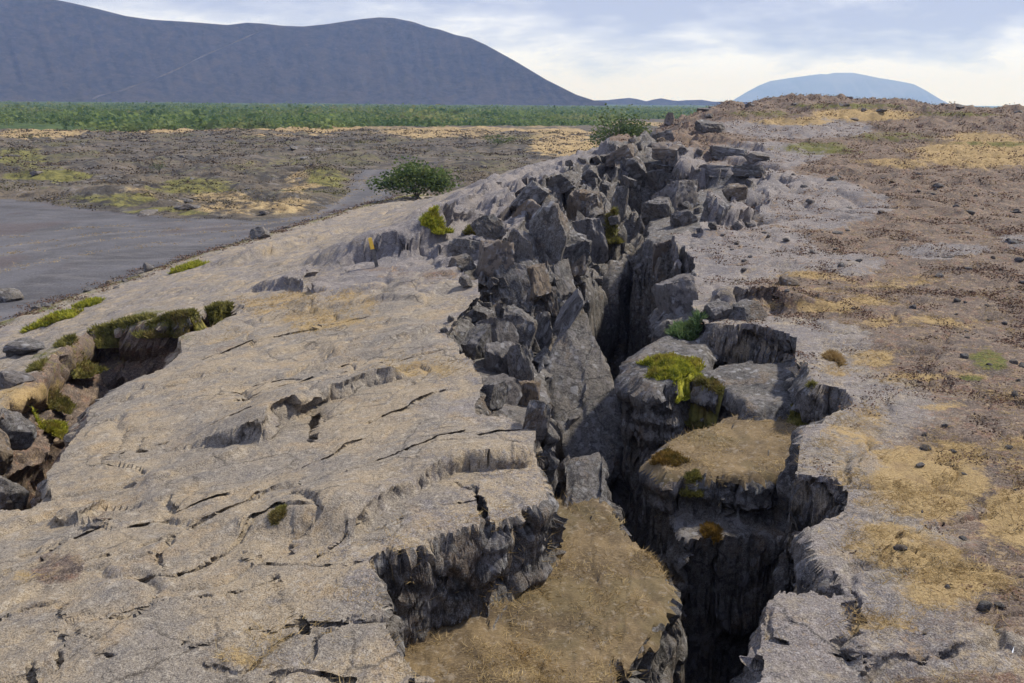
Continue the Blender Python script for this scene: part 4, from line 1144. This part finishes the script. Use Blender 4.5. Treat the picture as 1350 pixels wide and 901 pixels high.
while got < 60:
    t_ = random.random(); k_ = random.randrange(3, 9); q0, q1 = BND[k_], BND[k_ + 1]
    x_, y_ = q0 + (q1 - q0) * t_; off = abs(random.gauss(0, .9)) + .1; nx, ny = (q1 - q0)[1], -(q1 - q0)[0]; l_ = math.hypot(nx, ny)
    x_ += nx / l_ * off; y_ += ny / l_ * off; s_ = random.uniform(.08, .26)
    o = put_rock('stone', random.choice(STONES), (x_, y_, height(x_, y_)[0]), (s_ * random.uniform(1, 1.7), s_, s_ * random.uniform(.4, .8)), (random.uniform(-.3, .3), random.uniform(-.3, .3), random.uniform(0, 6)))
    tag(o, ('small' if s_ < .16 else 'larger') + ' lava stone between gravel road and ridge, ' + ['near the left photo edge', 'by the roadside moss', 'halfway along the road', 'near the single brown boulder', 'where the road narrows', 'towards the road bend'][min(5, k_ - 3)], 'stone', 'stones along the road margin'); got += 1
got = 0
while got < 70:
    a = random.uniform(-.56, .06); r_ = math.exp(random.uniform(math.log(48), math.log(165))); x_, y_ = math.sin(a) * r_, math.cos(a) * r_
    j, i_ = cell(np.array([x_]), np.array([y_])); j, i_ = j[0], i_[0]
    if SG[j, i_] > -1 or RG[j, i_]: continue
    s_ = random.uniform(.3, .8) * random.choice([.7, 1, 1.5])
    o = put_rock('lava_rock', random.choice(BOULD), (x_, y_, height(x_, y_)[0]), (s_ * random.uniform(1, 2.2), s_, s_ * random.uniform(.35, .7)), (random.uniform(-.2, .2), random.uniform(-.2, .2), random.uniform(0, 6)), sink=.4)
    px_, py_ = project(np.array([x_, y_, height(x_, y_)[0]]))
    tag(o, ('low' if s_ < .6 else 'broad') + ' dark rock on lava field, ' + ('near the road' if r_ < 75 else 'midway to scrub' if r_ < 115 else 'close to scrub') + ', ' + ('at the left' if px_ < 180 else 'left of centre' if px_ < 380 else 'above road bend' if px_ < 560 else 'behind the ridge'), 'rock', 'rocks on the lava field'); got += 1

for k in range(46):
    px_ = random.uniform(880, 1350); y_ = random.uniform(58, 88); x_ = (px_ - CX) / FPX * y_; s_ = random.uniform(.25, .8)
    o = put_rock('crest_rock', random.choice(BOULD), (x_, y_, height(x_, y_)[0]), (s_ * random.uniform(1, 2.4), s_, s_ * random.uniform(.4, .9)), (random.uniform(-.2, .2), random.uniform(-.2, .2), random.uniform(0, 6)), sink=.35)
    tag(o, ('small' if s_ < .5 else 'large') + ' dark crest rock ' + ('at the head of the fissure' if px_ < 980 else 'below the left end of blue mountain' if px_ < 1080 else 'below the middle of blue mountain' if px_ < 1180 else 'below the right end of blue mountain' if px_ < 1270 else 'near the right edge'), 'rock', 'rocks along the far crest')

# ------------------------------------------------------------------ plants
def cushion(name, px, py, wp, hp, mat, label, cat='moss', blade=.04, n=900, lift=.0, thick=.07):
    """moss mat draped over the ground: lumpy sheet plus short shoots"""
    n = int(n * 3); p = hit(px, py + hp * .3); m = math.hypot(p[1], CAMZ - p[2]) / FPX
    rx = wp * m / 2; sl = max(.35, (CAMZ - p[2]) / math.hypot(p[1], CAMZ - p[2])); ry = min(hp * m / sl / 2, rx * 1.3)
    sz = math.sqrt(rx * ry); th_ = sz * thick * 2
    rim = lambda a: .75 + .9 * fbm(np.stack([np.cos(a) * 1.6 + px, np.sin(a) * 1.6, np.zeros_like(a)], -1), 4)
    def sheet(a, q):
        k = rim(a) * q; x_, y_ = p[0] + np.cos(a) * rx * k, p[1] + np.sin(a) * ry * k
        lum = 1 + 1.1 * fbm(np.stack([x_, y_, np.full_like(x_, px)], -1) * (2.2 / sz), 3)
        return np.stack([x_, y_, np.maximum(height(x_, y_), p[2] - .55 * sz) - .012 + th_ * np.maximum(lum, .2) * (1 - q ** 2.4)], -1)
    nr_, na = 12, 40; A_, Q_ = np.meshgrid(np.linspace(0, 2 * math.pi, na, endpoint=False), np.linspace(.03, 1, nr_)); v = sheet(A_.ravel(), Q_.ravel())
    ii = np.arange(nr_ * na).reshape(nr_, na); jj = np.roll(ii, -1, 1)
    f = np.vstack([np.stack([ii[:-1], ii[1:], jj[1:]], -1).reshape(-1, 3), np.stack([ii[:-1], jj[1:], jj[:-1]], -1).reshape(-1, 3)])
    c = sheet(rng.uniform(0, 2 * math.pi, n), np.sqrt(rng.random(n)) * .99)
    dd = rng.normal(size=(n, 3)) * np.array([.7, .7, .3]) + np.array([0, 0, .75]); dd /= np.linalg.norm(dd, axis=1)[:, None]
    L = np.maximum(blade * sz, .0028 * p[1]) * rng.uniform(.6, 1.7, n) * 1.6
    Vb, Fb = blades(c, dd, L, np.maximum(L * .3, .0012 * p[1]))
    Vv = np.vstack([v, Vb]) - p
    o = obj(name, mesh_np(name, Vv, np.vstack([f, Fb + len(v)]), M[mat]), None, p); return tag(o, label, cat)
cushion('moss_cushion', 572, 290, 44, 15, 'moss', 'bright yellow green moss cushion above the marker post slab')
cushion('moss_cushion', 884, 462, 92, 74, 'moss', 'large bright green moss mat on the block overhanging the fissure', n=2200)
cushion('moss_cushion', 928, 535, 48, 46, 'moss_dark', 'dull green moss in the small cave under the right rim', n=1200)
cushion('moss_cushion', 878, 598, 54, 24, 'moss_rust', 'rust coloured moss tip at the left end of the right ledge', n=1000)
cushion('moss_cushion', 912, 632, 30, 30, 'moss_dark', 'small green moss tuft hanging over the right ledge edge')
cushion('moss_cushion', 1058, 545, 44, 26, 'moss_dark', 'green brown moss at the back corner of the right ledge')
cushion('moss_cushion', 368, 668, 26, 30, 'moss_dark', 'small dark moss tuft in a crack of the left slab')
cushion('moss_cushion', 72, 556, 44, 34, 'moss', 'round yellow green moss cushion in the crevice at the left')
cushion('moss_cushion', 72, 415, 84, 26, 'moss', 'bright green moss patch beside the gravel road at the left')
cushion('moss_cushion', 118, 398, 44, 14, 'moss', 'thin yellow green moss strip next to the roadside moss patch')
cushion('moss_cushion', 225, 416, 110, 18, 'moss_dark', 'long olive moss fringe at the far end of the crevice', n=1600)
cushion('moss_cushion', 160, 424, 100, 22, 'moss_dark', 'olive moss fringe along the middle of the crevice lip', n=1400)
cushion('moss_cushion', 70, 510, 56, 52, 'moss_dark', 'dark olive moss mound on the bank left of the crevice', n=1400)
cushion('moss_cushion', 105, 466, 70, 24, 'moss_dark', 'olive moss mat on the boulder top in the crevice')
cushion('moss_cushion', 250, 349, 52, 18, 'moss', 'yellow green moss strip on the ridge edge halfway along the road')
cushion('moss_cushion', 290, 412, 50, 20, 'moss_dark', 'dry olive grass tuft at the right end of the crevice', cat='grass tuft')
cushion('moss_cushion', 625, 300, 22, 14, 'moss_dark', 'tiny moss tuft among the blocks right of the marker post')
cushion('moss_cushion', 808, 305, 24, 24, 'moss_dark', 'dark moss wedged between upper blocks of the fissure')
cushion('moss_cushion', 938, 694, 30, 24, 'moss_rust', 'round orange lichen clump on the dark right wall', cat='lichen')
cushion('herb', 905, 428, 46, 44, 'herb', 'leafy pale green herb growing above the large moss mat', cat='plant', blade=.22, n=700)
cushion('straw_tuft', 1100, 468, 30, 14, 'straw', 'small straw tuft beside the right rim near the alcove', cat='grass tuft', blade=.2)

def shrub(px, py, wp, hp, label, mat='leaf', nl=4200, dist=None):
    p = hit(px, py) if dist is None else at_d(px, py, dist); m = math.hypot(p[1], CAMZ - p[2]) / FPX
    if dist is not None: p[2] = height(p[0], p[1])[0]
    rx, h = wp * m / 2, hp * m
    root = empty('shrub', p); tag(root, label, 'shrub')
    c = crown_pts(nl, rx * .95, rx * .8, h * .62, 34) + np.array([0, 0, h * .30])
    c[:, 2] = np.maximum(c[:, 2], .04)
    Vl, Fl = leaves(c, rng.uniform(.5, 1.3, nl) * rx * .05)
    obj('crown', mesh_np('crown', Vl, Fl, M[mat]), root)
    for k in range(7):
        a = random.uniform(0, 6.3); e = np.array([math.cos(a) * rx * .6, math.sin(a) * rx * .5, h * random.uniform(.5, .85)])
        P = [np.array([0, 0, -.05]), e * .35 + np.array([0, 0, h * .1]), e * .7, e]
        Vt, Ft = tube(P, h * .018, h * .005); obj('stem', mesh_np('stem', Vt, Ft, M['bark']), root)
    return root
shrub(550, 262, 104, 52, 'large round green shrub at the bend of the gravel road')
shrub(815, 205, 84, 60, 'bright green shrub showing behind the ridge crest', dist=98, nl=3000)
shrub(210, 228, 22, 16, 'small dark green bush alone on the lava field', nl=500)
shrub(460, 232, 16, 10, 'tiny bush on the lava field beside the road bend', nl=300)
shrub(330, 160, 30, 14, 'low green bush in front of the scrub belt on the far plain', nl=500)
shrub(100, 164, 40, 12, 'wide low bush at the front of the scrub belt on the left', nl=500)
shrub(655, 192, 46, 14, 'low dark shrub on the lava mound before the yellow grass', nl=500)

# far birch scrub: one green mass
NS = 7500
a = rng.uniform(-.62, .24, NS * 3); r_ = np.exp(rng.uniform(math.log(172), math.log(1150), NS * 3)); x_, y_ = np.sin(a) * r_, np.cos(a) * r_
dens = fbm(p3(x_, y_, .018, 3.3), 4) + .25 * smooth(180, 300, r_)
sel = np.nonzero((dens > -.10) & (r_ > 160 + 210 * smooth(-.3, .45, fbm(p3(x_, y_, .006, 8.1), 4))))[0][:NS]
x_, y_, r_ = x_[sel], y_[sel], r_[sel]; z_ = height(x_, y_); Cs, Ss = [], []
for x1, y1, z1, r1 in zip(x_, y_, z_, r_):
    h = random.uniform(.7, 2.2) * (1.7 if random.random() < .06 else 1); n = 20; q = rng.normal(size=(n, 3)) * np.array([h * .55, h * .55, h * .28]); q[:, 2] = np.abs(q[:, 2] + h * .42)
    Cs.append(q + (x1, y1, z1)); Ss.append(rng.uniform(.17, .36, n) * h)
Vl, Fl = leaves(np.vstack(Cs), np.concatenate(Ss))
tag(obj('birch_scrub', mesh_np('birch_scrub', Vl, Fl, M['leaf_far'])), 'belt of low green birch scrub across the far plain', 'scrub', kind='stuff')

# dry grass, heather: stuff
def scatter(n, a0, a1, r0, r1):
    a = rng.uniform(a0, a1, n); r_ = np.exp(rng.uniform(math.log(r0), math.log(r1), n)); return np.sin(a) * r_, np.cos(a) * r_, r_
x_, y_, r_ = scatter(190000, -.55, .58, 3.4, 75); j, i_ = cell(x_, y_)
wgt = MG[j, i_, 0] * 1.2 * np.where(FG[j, i_], 1.0, 1) + .22 * (MG[j, i_, 2] > .5) * PG[j, i_]
wgt = np.where(np.isin(TG[j, i_], [ka, ke]), .75, wgt)
flat = np.isin(TG[j, i_], [0, ka, ke]) & ~(FG[j, i_] & (TG[j, i_] == 0))
ns = fbm(p3(x_, y_, 2.2, 5.1), 3)
ok = (rng.random(len(x_)) < wgt * smooth(-.25, .25, ns)) & flat
x_, y_, r_ = x_[ok], y_[ok], r_[ok]
nb = 4; C = np.repeat(np.c_[x_, y_, height(x_, y_)], nb, 0); rb = np.repeat(r_, nb); C[:, :2] += rng.normal(size=(len(C), 2)) * (.012 + .002 * rb)[:, None]
C[:, 2] = height(C[:, 0], C[:, 1]) - .003
D = rng.normal(size=(len(C), 3)) * np.array([1, 1, .12]) + np.array([.5, .2, .38]); D /= np.linalg.norm(D, axis=1)[:, None]
L = rng.uniform(.03, .085, len(C)) * (1 + .03 * rb)
Vb, Fb = blades(C, D, L, .0030 + .00035 * rb)
tag(obj('dry_grass', mesh_np('dry_grass', Vb, Fb, M['straw'])), 'pale dry grass blades on the ledges and the right plateau', 'grass', kind='stuff')

x_, y_, r_ = scatter(150000, -.58, .58, 4.5, 105); j, i_ = cell(x_, y_)
ns = fbm(p3(x_, y_, 1.1, 2.1), 4)
edge_ = (SG[j, i_] > -.5) & (SG[j, i_] < 2.2) & ~PG[j, i_] & (r_ < 60)
ok = ~FG[j, i_] & (rng.random(len(x_)) < np.where(edge_, 1.3, PG[j, i_] * (MG[j, i_, 2] * 1.1 * smooth(4.5, 14, r_) + .5 * smooth(45, 65, r_))) * smooth(-.05, .25, ns) * (1 - .6 * MG[j, i_, 0]))
x_, y_, r_ = x_[ok], y_[ok], r_[ok]; z_ = height(x_, y_); nb = 9
C = np.repeat(np.c_[x_, y_, z_], nb, 0); rb = np.repeat(r_, nb); C += rng.normal(size=(len(C), 3)) * (np.array([1, 1, .3]) * (.02 + .0028 * rb)[:, None]); C[:, 2] = np.maximum(C[:, 2], height(C[:, 0], C[:, 1])) + .004
Vb, Fb = leaves(C, rng.uniform(.4, 1.4, len(C)) * (.006 + .0008 * rb))
tag(obj('heather', mesh_np('heather', Vb, Fb, M['heather'])), 'low reddish brown heather covering the right plateau', 'heather', kind='stuff')
print('heather', len(C), 'grass', len(L))

x_, y_, r_ = scatter(42000, -.58, .2, 42, 185); j, i_ = cell(x_, y_)
ns = fbm(p3(x_, y_, .22, 6.1), 4)
ok = (SG[j, i_] < -.8) & ~RG[j, i_] & (rng.random(len(x_)) < smooth(-.15, .3, ns) * .8)
x_, y_, r_ = x_[ok], y_[ok], r_[ok]; nb = 5
C = np.repeat(np.c_[x_, y_, height(x_, y_)], nb, 0); rb = np.repeat(r_, nb); C += rng.normal(size=(len(C), 3)) * (np.array([1, 1, .25]) * (.0035 * rb)[:, None]); C[:, 2] = np.maximum(C[:, 2], height(C[:, 0], C[:, 1])) + .02
Vb, Fb = leaves(C, rng.uniform(.4, 1.4, len(C)) * .0011 * rb)
tag(obj('heath', mesh_np('heath', Vb, Fb, M['heath'])), 'dark heath and moss tufts over the lava field beyond the road', 'heath', kind='stuff')

# ------------------------------------------------------------------ trail marker stake
M['stake'] = make_plainmat('weathered_wood', (.09, .085, .08), (.17, .16, .15), 18, .85, .004)
M['yellow'] = make_plainmat('yellow_paint', (.80, .50, .06), (.85, .60, .12), 25, .5)
def box_mesh(name, sx, sy, z0, z1, mat, bev=.006, taper=1.0):
    import bmesh
    bm = bmesh.new(); bmesh.ops.create_cube(bm, size=1.0)
    for v in bm.verts:
        k = taper if v.co.z > 0 else 1.0
        v.co.x *= sx * k; v.co.y *= sy * k; v.co.z = z1 if v.co.z > 0 else z0
    bmesh.ops.bevel(bm, geom=bm.edges[:], offset=bev, segments=2, affect='EDGES')
    me = bpy.data.meshes.new(name); bm.to_mesh(me); bm.free(); me.materials.append(mat); return me
p = hit(497, 352); mk = empty('marker_post', p)
H = 39 * math.hypot(p[1], CAMZ - p[2]) / FPX
obj('post', box_mesh('post', .075, .05, -.12, H * .64, M['stake']), mk)
obj('painted_top', box_mesh('painted_top', .083, .058, H * .6, H, M['yellow'], .008, .92), mk)
mk.rotation_euler = (math.radians(-3), math.radians(-12), .2)
tag(mk, 'leaning wooden trail marker stake with yellow painted top', 'trail marker')

# ------------------------------------------------------------------ haze
T = bpy.data.materials.new('thin_air'); T.use_nodes = True; T.node_tree.nodes.clear()
vo = T.node_tree.nodes.new('ShaderNodeVolumePrincipled'); mo_ = T.node_tree.nodes.new('ShaderNodeOutputMaterial')
vo.inputs['Color'].default_value = (.28, .48, 1.0, 1); vo.inputs['Absorption Color'].default_value = (1, 1, 1, 1); vo.inputs['Density'].default_value = 1.8e-4; vo.inputs['Anisotropy'].default_value = .1
T.node_tree.links.new(vo.outputs[0], mo_.inputs['Volume'])
hb = np.array([(x, y, z) for z in (-9, 330) for y in (-120, 14200) for x in (-14200, 14200)], float)
hf = np.array([(0, 2, 3, 1), (4, 5, 7, 6), (0, 1, 5, 4), (2, 6, 7, 3), (0, 4, 6, 2), (1, 3, 7, 5)])
tag(obj('haze', mesh_np('haze', hb, hf, T, False)), 'thin blue haze in front of the mountains', 'haze', kind='stuff')

# ------------------------------------------------------------------ stones that share a description are told apart by their order in view
bpy.context.view_layer.update()
same = {}
for o in scene.objects:
    if o.get('group') and not o.parent: same.setdefault(o['label'], []).append(o)
ORD = ['leftmost', 'second from left', 'third from left', 'fourth from left', 'fifth from left', 'sixth from left', 'seventh from left', 'eighth from left', 'ninth from left', 'tenth from left', 'eleventh from left', 'twelfth from left']
for lab, os_ in same.items():
    if len(os_) < 2 or len(os_) > 12: continue
    os_.sort(key=lambda o: float(project(np.array(o.matrix_world.translation))[0]))
    for k, o in enumerate(os_): o['label'] = lab + ', ' + ORD[k]
